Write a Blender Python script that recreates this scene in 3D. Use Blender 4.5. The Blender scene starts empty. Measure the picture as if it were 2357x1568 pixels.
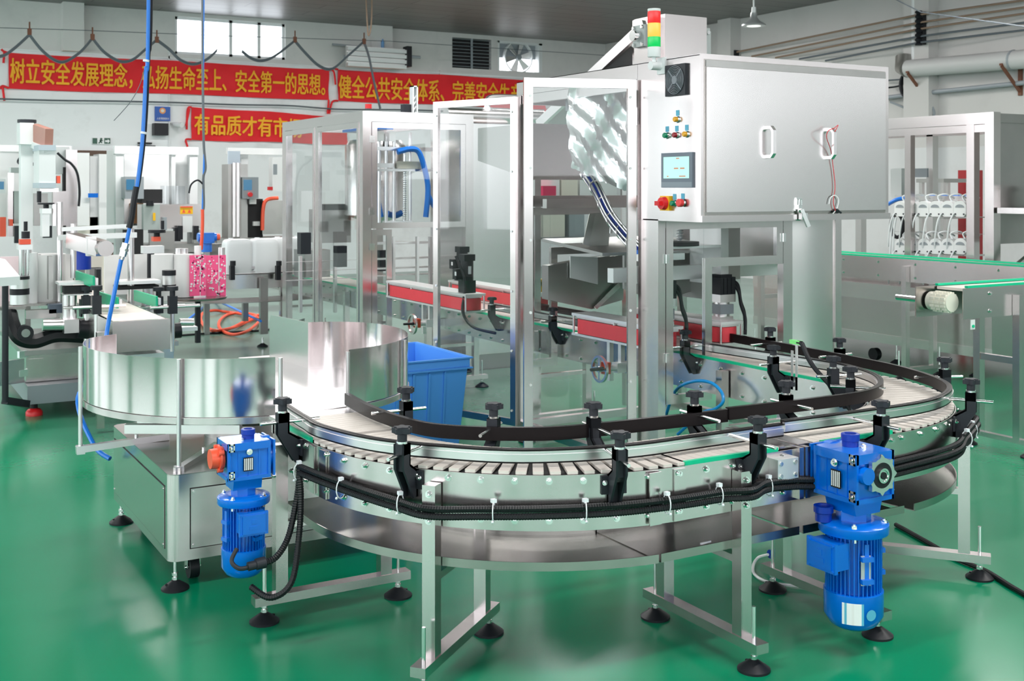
import bpy, math, random
from math import sin, cos, pi, radians, atan2, hypot
from mathutils import Matrix, Vector
S = bpy.context.scene
COL = S.collection
# ---------------- camera: level, 40.5 mm, shifted down; x runs along the front of the machines, y along the main conveyor away from the lens
F, CX, Y0, H = 2650.0, 1178.5, 430.0, 1.7
CS, SN = cos(pi/6), sin(pi/6)
cd = bpy.data.cameras.new('camera'); cam = bpy.data.objects.new('camera', cd); COL.objects.link(cam)
cd.sensor_fit = 'HORIZONTAL'; cd.sensor_width = 36; cd.lens = F/2357*36
cd.shift_y = -(784-Y0)/2357
cd.clip_end = 200
cam.location = (0, 0, H); cam.rotation_euler = (pi/2, 0, -pi/6)
cd.dof.use_dof = True; cd.dof.focus_distance = 4.6; cd.dof.aperture_fstop = 8
S.camera = cam
# ---------------- sky, added fill lights, exposure
S.view_settings.view_transform = 'Standard'; S.view_settings.look = 'None'
S.view_settings.exposure = 0.64; S.view_settings.gamma = 1.0; S.view_settings.use_curve_mapping = False
W = bpy.data.worlds.new('sky'); S.world = W; W.use_nodes = True
bg = W.node_tree.nodes['Background']; bg.inputs[0].default_value = (0.93, 0.97, 1.0, 1); bg.inputs[1].default_value = 3.3
def area(name, loc, sx, sy, power, rot=(0, 0, 0), col=(1, 0.98, 0.95)):
    l = bpy.data.lights.new(name, 'AREA'); l.shape = 'RECTANGLE'; l.size = sx; l.size_y = sy; l.energy = power; l.color = col
    o = bpy.data.objects.new(name, l); COL.objects.link(o); o.location = loc; o.rotation_euler = rot
    return o
for i, (x, y) in enumerate([(-1.5, 2.5), (3.2, 1.0), (7.5, 2.5), (1, 8.5), (5.5, 8.5), (10.5, 8.5), (-1, 15), (4.5, 15), (10, 15)]):
    area('ceiling_fill_light', (x, y, 4.78), 2.6, 0.35, 180 if y == 15 else 110)  # unseen area lights added under the ceiling to brighten the hall
try:
    S.cycles.max_bounces = 9; S.cycles.diffuse_bounces = 4; S.cycles.glossy_bounces = 5; S.cycles.transparent_max_bounces = 16
    S.cycles.sample_clamp_indirect = 6.0; S.cycles.use_denoising = True
    S.cycles.caustics_reflective = False; S.cycles.caustics_refractive = False
except Exception:
    pass
# pixel of the photograph -> point on a known plane of the place
def _ray(px):
    t = (px-CX)/F
    return CS*t+SN, -SN*t+CS
def atx(px, py, x):
    rx, ry = _ray(px); D = x/rx
    return Vector((x, ry*D, H-(py-Y0)*D/F))
def aty(px, py, y):
    rx, ry = _ray(px); D = y/ry
    return Vector((rx*D, y, H-(py-Y0)*D/F))
def atz(px, py, z):
    D = F*(H-z)/(py-Y0); rx, ry = _ray(px)
    return Vector((rx*D, ry*D, z))
# ---------------- materials
MATS = {}
def mat(name, col, rough=0.5, metal=0.0, coat=0.0, emit=None, spec=0.5, var=0.0, vscale=(6, 6, 6), brush=None, bump=0.0, sub=0.0):
    m = bpy.data.materials.new(name); m.use_nodes = True; nt = m.node_tree; b = nt.nodes['Principled BSDF']
    c4 = (*col, 1)
    b.inputs['Base Color'].default_value = c4; b.inputs['Roughness'].default_value = rough; b.inputs['Metallic'].default_value = metal
    b.inputs['Coat Weight'].default_value = coat; b.inputs['Specular IOR Level'].default_value = spec
    if emit: b.inputs['Emission Color'].default_value = (*emit[0], 1); b.inputs['Emission Strength'].default_value = emit[1]
    if var or brush or bump:
        tc = nt.nodes.new('ShaderNodeTexCoord'); mp = nt.nodes.new('ShaderNodeMapping'); nz = nt.nodes.new('ShaderNodeTexNoise')
        mp.inputs['Scale'].default_value = brush or vscale; nz.inputs['Scale'].default_value = 1.0; nz.inputs['Detail'].default_value = 4
        nt.links.new(tc.outputs['Object'], mp.inputs[0]); nt.links.new(mp.outputs[0], nz.inputs['Vector'])
        if var:
            mx = nt.nodes.new('ShaderNodeMix'); mx.data_type = 'RGBA'
            mx.inputs[6].default_value = (*[max(0, c*(1-var)) for c in col], 1); mx.inputs[7].default_value = (*[min(1, c*(1+var)) for c in col], 1)
            nt.links.new(nz.outputs['Fac'], mx.inputs[0]); nt.links.new(mx.outputs[2], b.inputs['Base Color'])
        if brush:
            mr = nt.nodes.new('ShaderNodeMapRange'); mr.inputs[3].default_value = rough*0.96; mr.inputs[4].default_value = rough*1.04
            nt.links.new(nz.outputs['Fac'], mr.inputs[0]); nt.links.new(mr.outputs[0], b.inputs['Roughness'])
        if bump:
            bp = nt.nodes.new('ShaderNodeBump'); bp.inputs['Strength'].default_value = bump; bp.inputs['Distance'].default_value = 0.002
            nt.links.new(nz.outputs['Fac'], bp.inputs['Height']); nt.links.new(bp.outputs[0], b.inputs['Normal'])
    MATS[name] = m
    return m
STEEL = mat('brushed_steel', (0.66, 0.61, 0.608), 0.23, 1, brush=(3, 3, 240), var=0.012)
STEELH = mat('brushed_steel_upright', (0.67, 0.62, 0.618), 0.23, 1, brush=(240, 240, 3), var=0.012)
STEELD = mat('dull_steel', (0.42, 0.41, 0.40), 0.34, 1, var=0.12, vscale=(4, 4, 4))
TRAYM = mat('tray_steel', (0.40, 0.385, 0.365), 0.26, 1, var=0.2, vscale=(5, 5, 5))
GUARDM = mat('mirror_sheet_steel', (0.74, 0.69, 0.69), 0.13, 1, brush=(3, 3, 240), var=0.01)
SHEET = mat('bright_sheet_steel', (0.735, 0.70, 0.698), 0.25, 1)
ALU = mat('anodised_aluminium', (0.80, 0.76, 0.77), 0.28, 1)
ALUW = mat('pale_aluminium', (0.80, 0.80, 0.80), 0.45, 0.75)
CHROME = mat('zinc_bright', (0.85, 0.85, 0.85), 0.16, 1)
BELT = mat('beige_acetal', (0.74, 0.68, 0.63), 0.38, var=0.05, vscale=(20, 20, 20))
BLK = mat('black_plastic', (0.012, 0.013, 0.017), 0.45, spec=0.3)
BLKR = mat('black_rail_polymer', (0.010, 0.008, 0.009), 0.27, spec=0.18)
DGREY = mat('charcoal_polyamide', (0.022, 0.025, 0.032), 0.5, spec=0.3)
RUB = mat('black_rubber_conduit', (0.008, 0.009, 0.011), 0.45, spec=0.3)
BLUE = mat('blue_enamel', (0.0, 0.15, 0.66), 0.28, coat=0.4, var=0.08, vscale=(9, 9, 9))
BLUED = mat('dark_blue_plastic', (0.0, 0.03, 0.33), 0.35)
TOTE = mat('blue_tote_plastic', (0.09, 0.34, 0.88), 0.4)
HOSE = mat('blue_hose', (0.0, 0.19, 0.75), 0.3)
ORNG = mat('orange_red_plastic', (0.85, 0.10, 0.045), 0.4)
RED = mat('red_plastic', (0.72, 0.015, 0.02), 0.4)
PAD = mat('red_foam_belt', (0.74, 0.055, 0.075), 0.6, var=0.08, vscale=(30, 30, 30))
GRN = mat('green_wear_strip', (0.0, 0.52, 0.27), 0.35)
YEL = mat('yellow_plastic', (0.9, 0.5, 0.01), 0.4)
WHT = mat('white_plastic', (0.82, 0.83, 0.84), 0.35)
WPE = mat('milky_polyethylene', (0.80, 0.83, 0.85), 0.4)
OFFW = mat('off_white_enamel', (0.74, 0.76, 0.77), 0.4)
GREY = mat('grey_enamel', (0.30, 0.33, 0.36), 0.4)
DARK = mat('dark_recess', (0.01, 0.01, 0.012), 0.7)
CREAM = mat('cream_panel', (0.72, 0.68, 0.60), 0.6)
BRWN = mat('brown_timber', (0.10, 0.05, 0.03), 0.5)
CARD = mat('cardboard', (0.45, 0.22, 0.10), 0.8)
PINK = mat('pink_label', (0.95, 0.11, 0.29), 0.4)
PINKL = mat('pale_pink_film', (0.85, 0.66, 0.70), 0.4)
PAPER = mat('label_backing_paper', (0.76, 0.76, 0.76), 0.6)
LBLU = mat('pale_blue_label', (0.10, 0.42, 0.60), 0.5)
SCRN = mat('lit_screen', (0.3, 0.6, 0.5), 0.3, emit=((0.36, 0.72, 0.56), 0.6))
SCRB = mat('blue_lit_screen', (0.02, 0.08, 0.15), 0.2, emit=((0.02, 0.10, 0.18), 0.8))
FABRIC = mat('red_banner_cloth', (0.78, 0.012, 0.02), 0.7, var=0.1, vscale=(3, 3, 3))
GOLD = mat('yellow_banner_lettering', (0.95, 0.45, 0.02), 0.7)
ZINC = mat('galvanised_cable_tie_white', (0.85, 0.87, 0.92), 0.4)
RUST = mat('rusty_iron', (0.18, 0.07, 0.04), 0.7)
WIREM = mat('brown_wire', (0.25, 0.17, 0.12), 0.6)
CABL = mat('grey_cable', (0.10, 0.12, 0.14), 0.5)
TANK = mat('cast_grey_housing', (0.42, 0.47, 0.46), 0.45)
def glass(name, tint, gl=0.06):
    m = bpy.data.materials.new(name); m.use_nodes = True; nt = m.node_tree; nt.nodes.clear()
    o = nt.nodes.new('ShaderNodeOutputMaterial'); t = nt.nodes.new('ShaderNodeBsdfTransparent'); g = nt.nodes.new('ShaderNodeBsdfGlossy')
    fr = nt.nodes.new('ShaderNodeFresnel'); fr.inputs[0].default_value = 1.45; mx = nt.nodes.new('ShaderNodeMixShader')
    t.inputs[0].default_value = (*tint, 1); g.inputs['Roughness'].default_value = 0.02
    ad = nt.nodes.new('ShaderNodeMath'); ad.operation = 'ADD'; ad.inputs[1].default_value = gl; nt.links.new(fr.outputs[0], ad.inputs[0])
    ge = nt.nodes.new('ShaderNodeNewGeometry'); sb = nt.nodes.new('ShaderNodeMath'); sb.operation = 'SUBTRACT'; sb.inputs[0].default_value = 1.0; nt.links.new(ge.outputs['Backfacing'], sb.inputs[1])
    ml = nt.nodes.new('ShaderNodeMath'); ml.operation = 'MULTIPLY'; nt.links.new(ad.outputs[0], ml.inputs[0]); nt.links.new(sb.outputs[0], ml.inputs[1])
    nt.links.new(ml.outputs[0], mx.inputs[0]); nt.links.new(t.outputs[0], mx.inputs[1]); nt.links.new(g.outputs[0], mx.inputs[2]); nt.links.new(mx.outputs[0], o.inputs[0])
    return m
GLASS = glass('clear_acrylic', (0.93, 0.95, 0.95), 0.02)
MILKY = glass('thin_clear_plastic', (0.9, 0.92, 0.93), 0.06)
# ---------------- mesh builder
class MB:
    def __init__(s): s.v = []; s.f = []; s.mi = []; s.m = 0; s.T = None
    def add(s, vs, fs):
        n = len(s.v)
        s.v += [tuple(s.T @ Vector(p)) for p in vs] if s.T is not None else [tuple(p) for p in vs]
        s.f += [tuple(i+n for i in f) for f in fs]; s.mi += [s.m]*len(fs); return s
    def box(s, x0, y0, z0, x1, y1, z1):
        x0, x1 = sorted((x0, x1)); y0, y1 = sorted((y0, y1)); z0, z1 = sorted((z0, z1))
        return s.add([(x0, y0, z0), (x1, y0, z0), (x1, y1, z0), (x0, y1, z0), (x0, y0, z1), (x1, y0, z1), (x1, y1, z1), (x0, y1, z1)],
                     [(0, 3, 2, 1), (4, 5, 6, 7), (0, 1, 5, 4), (1, 2, 6, 5), (2, 3, 7, 6), (3, 0, 4, 7)])
    def cyl(s, p, q, r, r2=None, n=14, caps=True):
        p, q = Vector(p), Vector(q); r2 = r if r2 is None else r2; a = (q-p).normalized()
        u = a.orthogonal().normalized(); w = a.cross(u)
        c = [(u*cos(2*pi*i/n)+w*sin(2*pi*i/n)) for i in range(n)]
        vs = [p+k*r for k in c]+[q+k*r2 for k in c]; fs = [(i, (i+1) % n, n+(i+1) % n, n+i) for i in range(n)]
        if caps: fs += [tuple(range(n-1, -1, -1)), tuple(range(n, 2*n))]
        return s.add(vs, fs)
    def bar(s, p, q, w, h):            # square bar from p to q, w across, h in height
        p, q = Vector(p), Vector(q); a = (q-p).normalized(); up = Vector((0, 0, 1))
        if abs(a.z) > 0.95: up = Vector((0, 1, 0))
        u = a.cross(up).normalized()*w/2; k = u.cross(a).normalized()*h/2
        vs = [p-u-k, p+u-k, p+u+k, p-u+k, q-u-k, q+u-k, q+u+k, q-u+k]
        return s.add(vs, [(0, 1, 2, 3), (7, 6, 5, 4), (4, 5, 1, 0), (5, 6, 2, 1), (6, 7, 3, 2), (7, 4, 0, 3)])
    def tube(s, pts, r, n=8, caps=True):
        P = [Vector(p) for p in pts]; u = None; vs = []; m = len(P)
        for i in range(m):
            a = (P[min(i+1, m-1)]-P[max(i-1, 0)]).normalized()
            u = a.orthogonal().normalized() if u is None else (u-a*u.dot(a)).normalized()
            w = a.cross(u); rr = r[i] if isinstance(r, (list, tuple)) else r
            vs += [P[i]+(u*cos(2*pi*k/n)+w*sin(2*pi*k/n))*rr for k in range(n)]
        fs = [(i*n+k, i*n+(k+1) % n, (i+1)*n+(k+1) % n, (i+1)*n+k) for i in range(m-1) for k in range(n)]
        if caps: fs += [tuple(range(n-1, -1, -1)), tuple(range((m-1)*n, m*n))]
        return s.add(vs, fs)
    def lathe(s, prof, c=(0, 0, 0), n=24, axis='z'):
        vs = []
        for r, z in prof:
            for k in range(n):
                a = 2*pi*k/n; p = (r*cos(a), r*sin(a), z)
                if axis == 'x': p = (p[2], p[0], p[1])
                if axis == 'y': p = (p[1], p[2], p[0])
                vs.append((p[0]+c[0], p[1]+c[1], p[2]+c[2]))
        m = len(prof)
        fs = [(i*n+k, i*n+(k+1) % n, (i+1)*n+(k+1) % n, (i+1)*n+k) for i in range(m-1) for k in range(n)]
        fs += [tuple(range(n-1, -1, -1)), tuple(range((m-1)*n, m*n))]
        return s.add(vs, fs)
    def prism(s, pts, a, b, plane='xy'):
        g = {'xy': lambda u, v, w: (u, v, w), 'xz': lambda u, v, w: (u, w, v), 'yz': lambda u, v, w: (w, u, v)}[plane]
        ar = sum(pts[i-1][0]*pts[i][1]-pts[i][0]*pts[i-1][1] for i in range(len(pts)))
        if (ar < 0) != (plane == 'xz'): pts = pts[::-1]
        n = len(pts); vs = [g(*p, a) for p in pts]+[g(*p, b) for p in pts]
        return s.add(vs, [tuple(range(n-1, -1, -1)), tuple(range(n, 2*n))]+[(i, (i+1) % n, n+(i+1) % n, n+i) for i in range(n)])
    def sweep(s, path, sec, closed=False):   # path in plan, section of (offset to the right of travel, z)
        P = [Vector((p[0], p[1], 0)) for p in path]; m = len(P); k = len(sec); vs = []
        for i in range(m):
            a = (P[(i+1) % m]-P[i-1]) if closed else (P[min(i+1, m-1)]-P[max(i-1, 0)])
            a.normalize(); nr = Vector((a.y, -a.x, 0))
            vs += [(P[i].x+nr.x*o, P[i].y+nr.y*o, z+(path[i][2] if len(path[i]) > 2 else 0)) for o, z in sec]
        ar = sum(sec[i-1][0]*sec[i][1]-sec[i][0]*sec[i-1][1] for i in range(k))
        fs = []
        for i in range(m if closed else m-1):
            j = (i+1) % m
            for q in range(k):
                w = (q+1) % k; fc = (i*k+q, i*k+w, j*k+w, j*k+q); fs.append(fc if ar < 0 else fc[::-1])
        if not closed: fs += [tuple(range(k))[::1 if ar > 0 else -1], tuple((m-1)*k+q for q in range(k))[::-1 if ar > 0 else 1]]
        return s.add(vs, fs)
    def ball(s, c, r, n=12, sz=1.0):
        return s.lathe([(r*max(0.02, sin(pi*i/8)), -r*sz*cos(pi*i/8)) for i in range(9)], c, n)
    def mesh(s, name, mats, smooth=True, ang=38):
        me = bpy.data.meshes.new(name); me.from_pydata(s.v, [], s.f)
        for m in (mats if isinstance(mats, (list, tuple)) else [mats]): me.materials.append(m)
        me.polygons.foreach_set('material_index', s.mi)
        if smooth:
            me.polygons.foreach_set('use_smooth', [True]*len(me.polygons)); me.set_sharp_from_angle(angle=radians(ang))
        me.update(); return me
def spl(pts, n=8, closed=False):          # Catmull-Rom through points
    P = [Vector(p) for p in pts]; out = []; m = len(P)
    for i in range(m if closed else m-1):
        g = (lambda j: P[j % m]) if closed else (lambda j: P[min(max(j, 0), m-1)])
        a, b, c, d = g(i-1), g(i), g(i+1), g(i+2)
        for k in range(n):
            t = k/n; out.append(0.5*((2*b)+(c-a)*t+(2*a-5*b+4*c-d)*t*t+(3*b-a-3*c+d)*t**3))
    if not closed: out.append(P[-1].copy())
    return out
# ---------------- things, parts, sub-parts
def thing(name, label, cat, loc=(0, 0, 0), group=None, rz=0):
    o = bpy.data.objects.new(name, None); COL.objects.link(o); o.empty_display_size = 0.1
    o.location = loc; o.rotation_euler = (0, 0, rz); tag(o, label, cat, group); return o
def tag(o, label=None, cat=None, group=None, kind=None):
    for k, v in (('label', label), ('category', cat), ('group', group), ('kind', kind)):
        if v: o[k] = v
    return o
def spec(name, mb, mats, *subs, label=None, smooth=True):   # a reusable part with its sub-parts
    return (name, mb.mesh(name, mats, smooth), subs, label)
def put(sp, M=None, parent=None, top=True):                 # one real object (and its sub-parts) from a spec
    name, me, subs, label = sp
    o = bpy.data.objects.new(name, me); COL.objects.link(o)
    if label: o['label'] = label
    if parent is not None:
        o.parent = parent
        if top and parent.type == 'EMPTY': o.matrix_parent_inverse = Matrix.LocRotScale(parent.location, parent.rotation_euler, None).inverted()
    if M is not None: o.matrix_basis = M
    for q in subs: put(q, None, o, False)
    return o
def part(parent, name, mb, mats, label=None, smooth=True):
    return put(spec(name, mb, mats, label=label, smooth=smooth), None, parent)
def solo(name, mb, mats, label, cat, group=None, smooth=True):
    return tag(put(spec(name, mb, mats, smooth=smooth)), label, cat, group)
def struct(name, mb, mats, smooth=False):
    o = put(spec(name, mb, mats, smooth=smooth)); o['kind'] = 'structure'; return o
def copies(root_specs, name, M, label, cat, group=None):    # a thing with its own Empty at M and the given parts
    o = bpy.data.objects.new(name, None); COL.objects.link(o); o.matrix_world = M; tag(o, label, cat, group)
    for sp in root_specs:
        c = put(sp, None, o, False)
    return o
def TR(x=0, y=0, z=0, rz=0, rx=0, ry=0): return Matrix.Translation((x, y, z)) @ Matrix.Rotation(rz, 4, 'Z') @ Matrix.Rotation(ry, 4, 'Y') @ Matrix.Rotation(rx, 4, 'X')
def hexbolt(mb, p, d, r=0.009, h=0.008, w=True):      # bolt head standing out of a face at p along d
    p, d = Vector(p), Vector(d).normalized()
    if w: mb.cyl(p, p+d*0.002, r*1.35, n=12)
    mb.cyl(p+d*0.002, p+d*(0.002+h), r, n=6); mb.cyl(p+d*(0.002+h), p+d*(0.006+h), r*0.55, n=8)
random.seed(4)
# ================= the hall
YB, XR, ZC = 21.0, 14.5, 4.85
XL, YF = -9.0, -9.0
def floor_mat():
    m = bpy.data.materials.new('green_epoxy_floor'); m.use_nodes = True; nt = m.node_tree; b = nt.nodes['Principled BSDF']; L = nt.links.new
    tc = nt.nodes.new('ShaderNodeTexCoord'); nz = nt.nodes.new('ShaderNodeTexNoise'); nz.inputs['Scale'].default_value = 0.9; nz.inputs['Detail'].default_value = 5
    n2 = nt.nodes.new('ShaderNodeTexNoise'); n2.inputs['Scale'].default_value = 22; n2.inputs['Detail'].default_value = 2
    L(tc.outputs['Object'], nz.inputs['Vector']); L(tc.outputs['Object'], n2.inputs['Vector'])
    cr = nt.nodes.new('ShaderNodeMix'); cr.data_type = 'RGBA'; cr.inputs[6].default_value = (0.0, 0.20, 0.088, 1); cr.inputs[7].default_value = (0.0, 0.28, 0.135, 1)
    L(nz.outputs['Fac'], cr.inputs[0])
    # greyer green beyond the accumulation table: pale reflections put into the colour
    sx = nt.nodes.new('ShaderNodeSeparateXYZ'); L(tc.outputs['Object'], sx.inputs[0])
    mr = nt.nodes.new('ShaderNodeMapRange'); mr.inputs[1].default_value = 7.2; mr.inputs[2].default_value = 9.0; L(sx.outputs[1], mr.inputs[0])
    lx = nt.nodes.new('ShaderNodeMapRange'); lx.inputs[1].default_value = 1.0; lx.inputs[2].default_value = 1.8; L(sx.outputs[0], lx.inputs[0])
    mu = nt.nodes.new('ShaderNodeMath'); mu.operation = 'MULTIPLY'; L(mr.outputs[0], mu.inputs[0]); L(lx.outputs[0], mu.inputs[1])
    g = nt.nodes.new('ShaderNodeMix'); g.data_type = 'RGBA'; g.inputs[7].default_value = (0.115, 0.21, 0.165, 1); L(mu.outputs[0], g.inputs[0]); L(cr.outputs[2], g.inputs[6])
    L(g.outputs[2], b.inputs['Base Color'])
    rr = nt.nodes.new('ShaderNodeMapRange'); rr.inputs[3].default_value = 0.14; rr.inputs[4].default_value = 0.28; L(nz.outputs['Fac'], rr.inputs[0]); L(rr.outputs[0], b.inputs['Roughness'])
    bp = nt.nodes.new('ShaderNodeBump'); bp.inputs['Strength'].default_value = 0.06; bp.inputs['Distance'].default_value = 0.003; L(n2.outputs['Fac'], bp.inputs['Height']); L(bp.outputs[0], b.inputs['Normal'])
    b.inputs['Specular IOR Level'].default_value = 0.3
    return m
def plaster(name, top, low, zs, stain):
    m = bpy.data.materials.new(name); m.use_nodes = True; nt = m.node_tree; b = nt.nodes['Principled BSDF']; L = nt.links.new
    tc = nt.nodes.new('ShaderNodeTexCoord'); nz = nt.nodes.new('ShaderNodeTexNoise'); nz.inputs['Scale'].default_value = 0.8; nz.inputs['Detail'].default_value = 8; nz.inputs['Roughness'].default_value = 0.65
    L(tc.outputs['Object'], nz.inputs['Vector'])
    sx = nt.nodes.new('ShaderNodeSeparateXYZ'); L(tc.outputs['Object'], sx.inputs[0])
    gt = nt.nodes.new('ShaderNodeMath'); gt.operation = 'GREATER_THAN'; gt.inputs[1].default_value = zs; L(sx.outputs[2], gt.inputs[0])
    a = nt.nodes.new('ShaderNodeMix'); a.data_type = 'RGBA'; a.inputs[6].default_value = (*low, 1); a.inputs[7].default_value = (*top, 1); L(gt.outputs[0], a.inputs[0])
    mr = nt.nodes.new('ShaderNodeMapRange'); mr.inputs[1].default_value = 0.52; mr.inputs[2].default_value = 0.75; mr.inputs[4].default_value = 0.55; L(nz.outputs['Fac'], mr.inputs[0])
    c = nt.nodes.new('ShaderNodeMix'); c.data_type = 'RGBA'; c.inputs[7].default_value = (*stain, 1); L(mr.outputs[0], c.inputs[0]); L(a.outputs[2], c.inputs[6])
    L(c.outputs[2], b.inputs['Base Color']); b.inputs['Roughness'].default_value = 0.8
    return m
WALLB = plaster('limewashed_back_wall', (0.70, 0.69, 0.68), (0.84, 0.86, 0.88), 4.02, (0.50, 0.50, 0.50))
WALLR = plaster('limewashed_side_wall', (0.58, 0.57, 0.56), (0.66, 0.67, 0.68), 2.3, (0.48, 0.47, 0.46))
CEIL = mat('grey_ceiling_panels', (0.16, 0.155, 0.15), 0.42, bump=0.0)
def ceil_mat():
    nt = CEIL.node_tree; b = nt.nodes['Principled BSDF']; L = nt.links.new
    tc = nt.nodes.new('ShaderNodeTexCoord'); br = nt.nodes.new('ShaderNodeTexBrick'); br.inputs['Scale'].default_value = 1.0
    br.inputs['Brick Width'].default_value = 2.4; br.inputs['Row Height'].default_value = 0.42; br.inputs['Mortar Size'].default_value = 0.012; br.offset = 0.5
    br.inputs['Color1'].default_value = (0.17, 0.165, 0.16, 1); br.inputs['Color2'].default_value = (0.145, 0.14, 0.135, 1); br.inputs['Mortar'].default_value = (0.06, 0.06, 0.06, 1)
    L(tc.outputs['Object'], br.inputs['Vector']); L(br.outputs['Color'], b.inputs['Base Color'])
    bp = nt.nodes.new('ShaderNodeBump'); bp.inputs['Strength'].default_value = 0.4; bp.inputs['Distance'].default_value = 0.01; L(br.outputs['Fac'], bp.inputs['Height']); L(bp.outputs[0], b.inputs['Normal'])
ceil_mat()
struct('floor', MB().box(XL, YF, -0.1, XR+.2, YB+.2, 0), floor_mat())
struct('ceiling', MB().box(XL, YF, ZC, XR+.2, YB+.2, ZC+.1), CEIL)
# back wall with its window openings (window W1, louvre W2, fan W3)
w1a, w1b = aty(403, 110, YB), aty(657, 22, YB)
w2a, w2b = aty(1041, 157, YB), aty(1131, 80, YB)
w3a, w3b = aty(1146, 162, YB), aty(1248, 92, YB)
w1z0, w1z1 = 4.10, 4.78
w2z0, w2z1 = 4.14, 4.76
def wall_holes(mb, x0, x1, z0, z1, holes, y0, y1):
    xs = x0
    for (a, b, c, d) in holes:
        mb.box(xs, y0, z0, a, y1, z1); mb.box(a, y0, z0, b, y1, c); mb.box(a, y0, d, b, y1, z1); xs = b
    mb.box(xs, y0, z0, x1, y1, z1)
wb = MB(); wall_holes(wb, XL, XR+.2, 0, ZC, [(w1a.x, w1b.x, w1z0, w1z1), (w2a.x, w2b.x, w2z0, w2z1), (w3a.x, w3b.x, w2z0, w2z1)], YB, YB+.2)
struct('wall_back', wb, WALLB)
rm = MB(); rm.box(XR, 0, 0, XR+.2, YB, ZC); rm.box(XR, YF, 0, XR+.2, 0, 3.0); rm.box(XR, YF, 4.3, XR+.2, 0, ZC)
for k in range(6): rm.box(XR, YF+k*1.5, 3.0, XR+.2, YF+k*1.5+1.0, 4.3)  # unseen openings, added so the top of the cabinet door reflects bright
struct('wall_right', rm, WALLR)
# unseen sides: low sill walls, piers and window bands added and shaped for daylight and steel reflections
rw = MB(); rw.box(XL, YF-.2, 0, XR, YF, 1.9); rw.box(XL, YF-.2, 4.75, XR, YF, ZC)
for k in range(6): rw.box(XL+k*4.6, YF-.2, 1.9, XL+k*4.6+.45, YF, 4.75)
struct('wall_rear', rw, WALLR)
lw = MB(); lw.box(XL-.2, YF, 0, XL, YB, 0.9); lw.box(XL-.2, YF, 4.3, XL, YB, ZC)
for k in range(8): lw.box(XL-.2, YF+k*4.2, .9, XL, YF+k*4.2+.7, 4.3)
struct('wall_left', lw, WALLR)
# ledge, columns and frames on the back wall
tr = MB(); tr.box(XL, YB-.03, 4.0, w2a.x-.3, YB, 4.05); tr.box(w2a.x-.3, YB-.04, 3.98, XR, YB, 4.06)
struct('trim_1', tr, WALLB)
cm = MB()
for px in (164, 868):
    a = aty(px-24, 50, YB).x; b = aty(px+24, 50, YB).x; cm.box(a, YB-.25, 4.02, b, YB, ZC)
struct('trim_2', cm, WALLB)
rc = MB()
a = atx(1705, 60, XR).y; b = atx(1675, 60, XR).y
rc.box(XR-.25, a, 0, XR, b, ZC)
a = atx(2160, 60, XR).y; b = atx(2102, 60, XR).y; rc.box(XR-.22, a, 0, XR, b, ZC)
struct('trim_3', rc, WALLR)
PANE = glass('window_pane', (0.97, 0.98, 1.0), 0.0)
WFR = mat('white_window_frame', (0.8, 0.81, 0.82), 0.5)
def window(name, a, b, z0, z1, cols):
    f = MB()
    for x in [a.x+(b.x-a.x)*t for t in cols]: f.box(x-.03, YB+.05, z0, x+.03, YB+.12, z1)
    f.box(a.x, YB+.05, z0, b.x, YB+.12, z0+.05); f.box(a.x, YB+.05, z1-.05, b.x, YB+.12, z1)
    o = struct(name, f, WFR)
    part(o, 'window_pane', MB().box(a.x, YB+.08, z0, b.x, YB+.09, z1), PANE)
    return o
window('window_1', w1a, w1b, w1z0, w1z1, (0.01, .5, .76, .99))
# louvre box and extractor fan openings
lv = thing('louvre_vent', 'dark louvred vent high in the back wall beside the fan', 'vent', ((w2a.x+w2b.x)/2, YB, w2z0))
m = MB(); m.box(w2a.x, YB+.1, w2z0, w2b.x, YB+.16, w2z1); part(lv, 'backing', m, DARK)
m = MB()
for k in range(9):
    z = w2z0+.04+k*.07; m.bar((w2a.x, YB+.05, z), (w2b.x, YB+.05, z), .07, .008)
m.box((w2a.x+w2b.x)/2-.02, YB+.0, w2z0, (w2a.x+w2b.x)/2+.02, YB+.03, w2z1); part(lv, 'slats', m, GREY)
fc = Vector(((w3a.x+w3b.x)/2, YB+.1, (w2z0+w2z1)/2)); fn = thing('extractor_fan', 'square wall extractor fan with bright daylight behind its blades', 'fan', fc)
m = MB(); fw = (w3b.x-w3a.x)/2; fh = (w2z1-w2z0)/2
m.box(fc.x-fw, YB, fc.z-fh, fc.x-fw+.04, YB+.2, fc.z+fh); m.box(fc.x+fw-.08, YB, fc.z-fh, fc.x+fw, YB+.2, fc.z+fh); m.box(fc.x-fw, YB, fc.z+fh-.04, fc.x+fw, YB+.2, fc.z+fh); part(fn, 'housing', m, OFFW)
m = MB(); m.T = Matrix.Translation(fc) @ Matrix.Rotation(-pi/2, 4, 'X'); R0 = min(fw, fh)*1.05
m.sweep([(R0*cos(2*pi*k/28), R0*sin(2*pi*k/28)) for k in range(28)], [(0, -.05), (.02, -.05), (.02, .05), (0, .05)], True); part(fn, 'shroud_ring', m, OFFW)
for k in range(6):
    m = MB(); a = k*pi/3+.3; m.T = Matrix.Translation(fc) @ Matrix.Rotation(a, 4, 'Y') @ Matrix.Rotation(.45, 4, 'Z')
    m.prism([(-.03, .05), (.03, .05), (.085, R0*.95), (-.07, R0*.95)], -.004, .004, 'xz'); part(fn, 'blade', m, ALUW)
m = MB(); m.cyl(fc-Vector((0, .06, 0)), fc+Vector((0, .05, 0)), .06); part(fn, 'hub', m, GREY)
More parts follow.
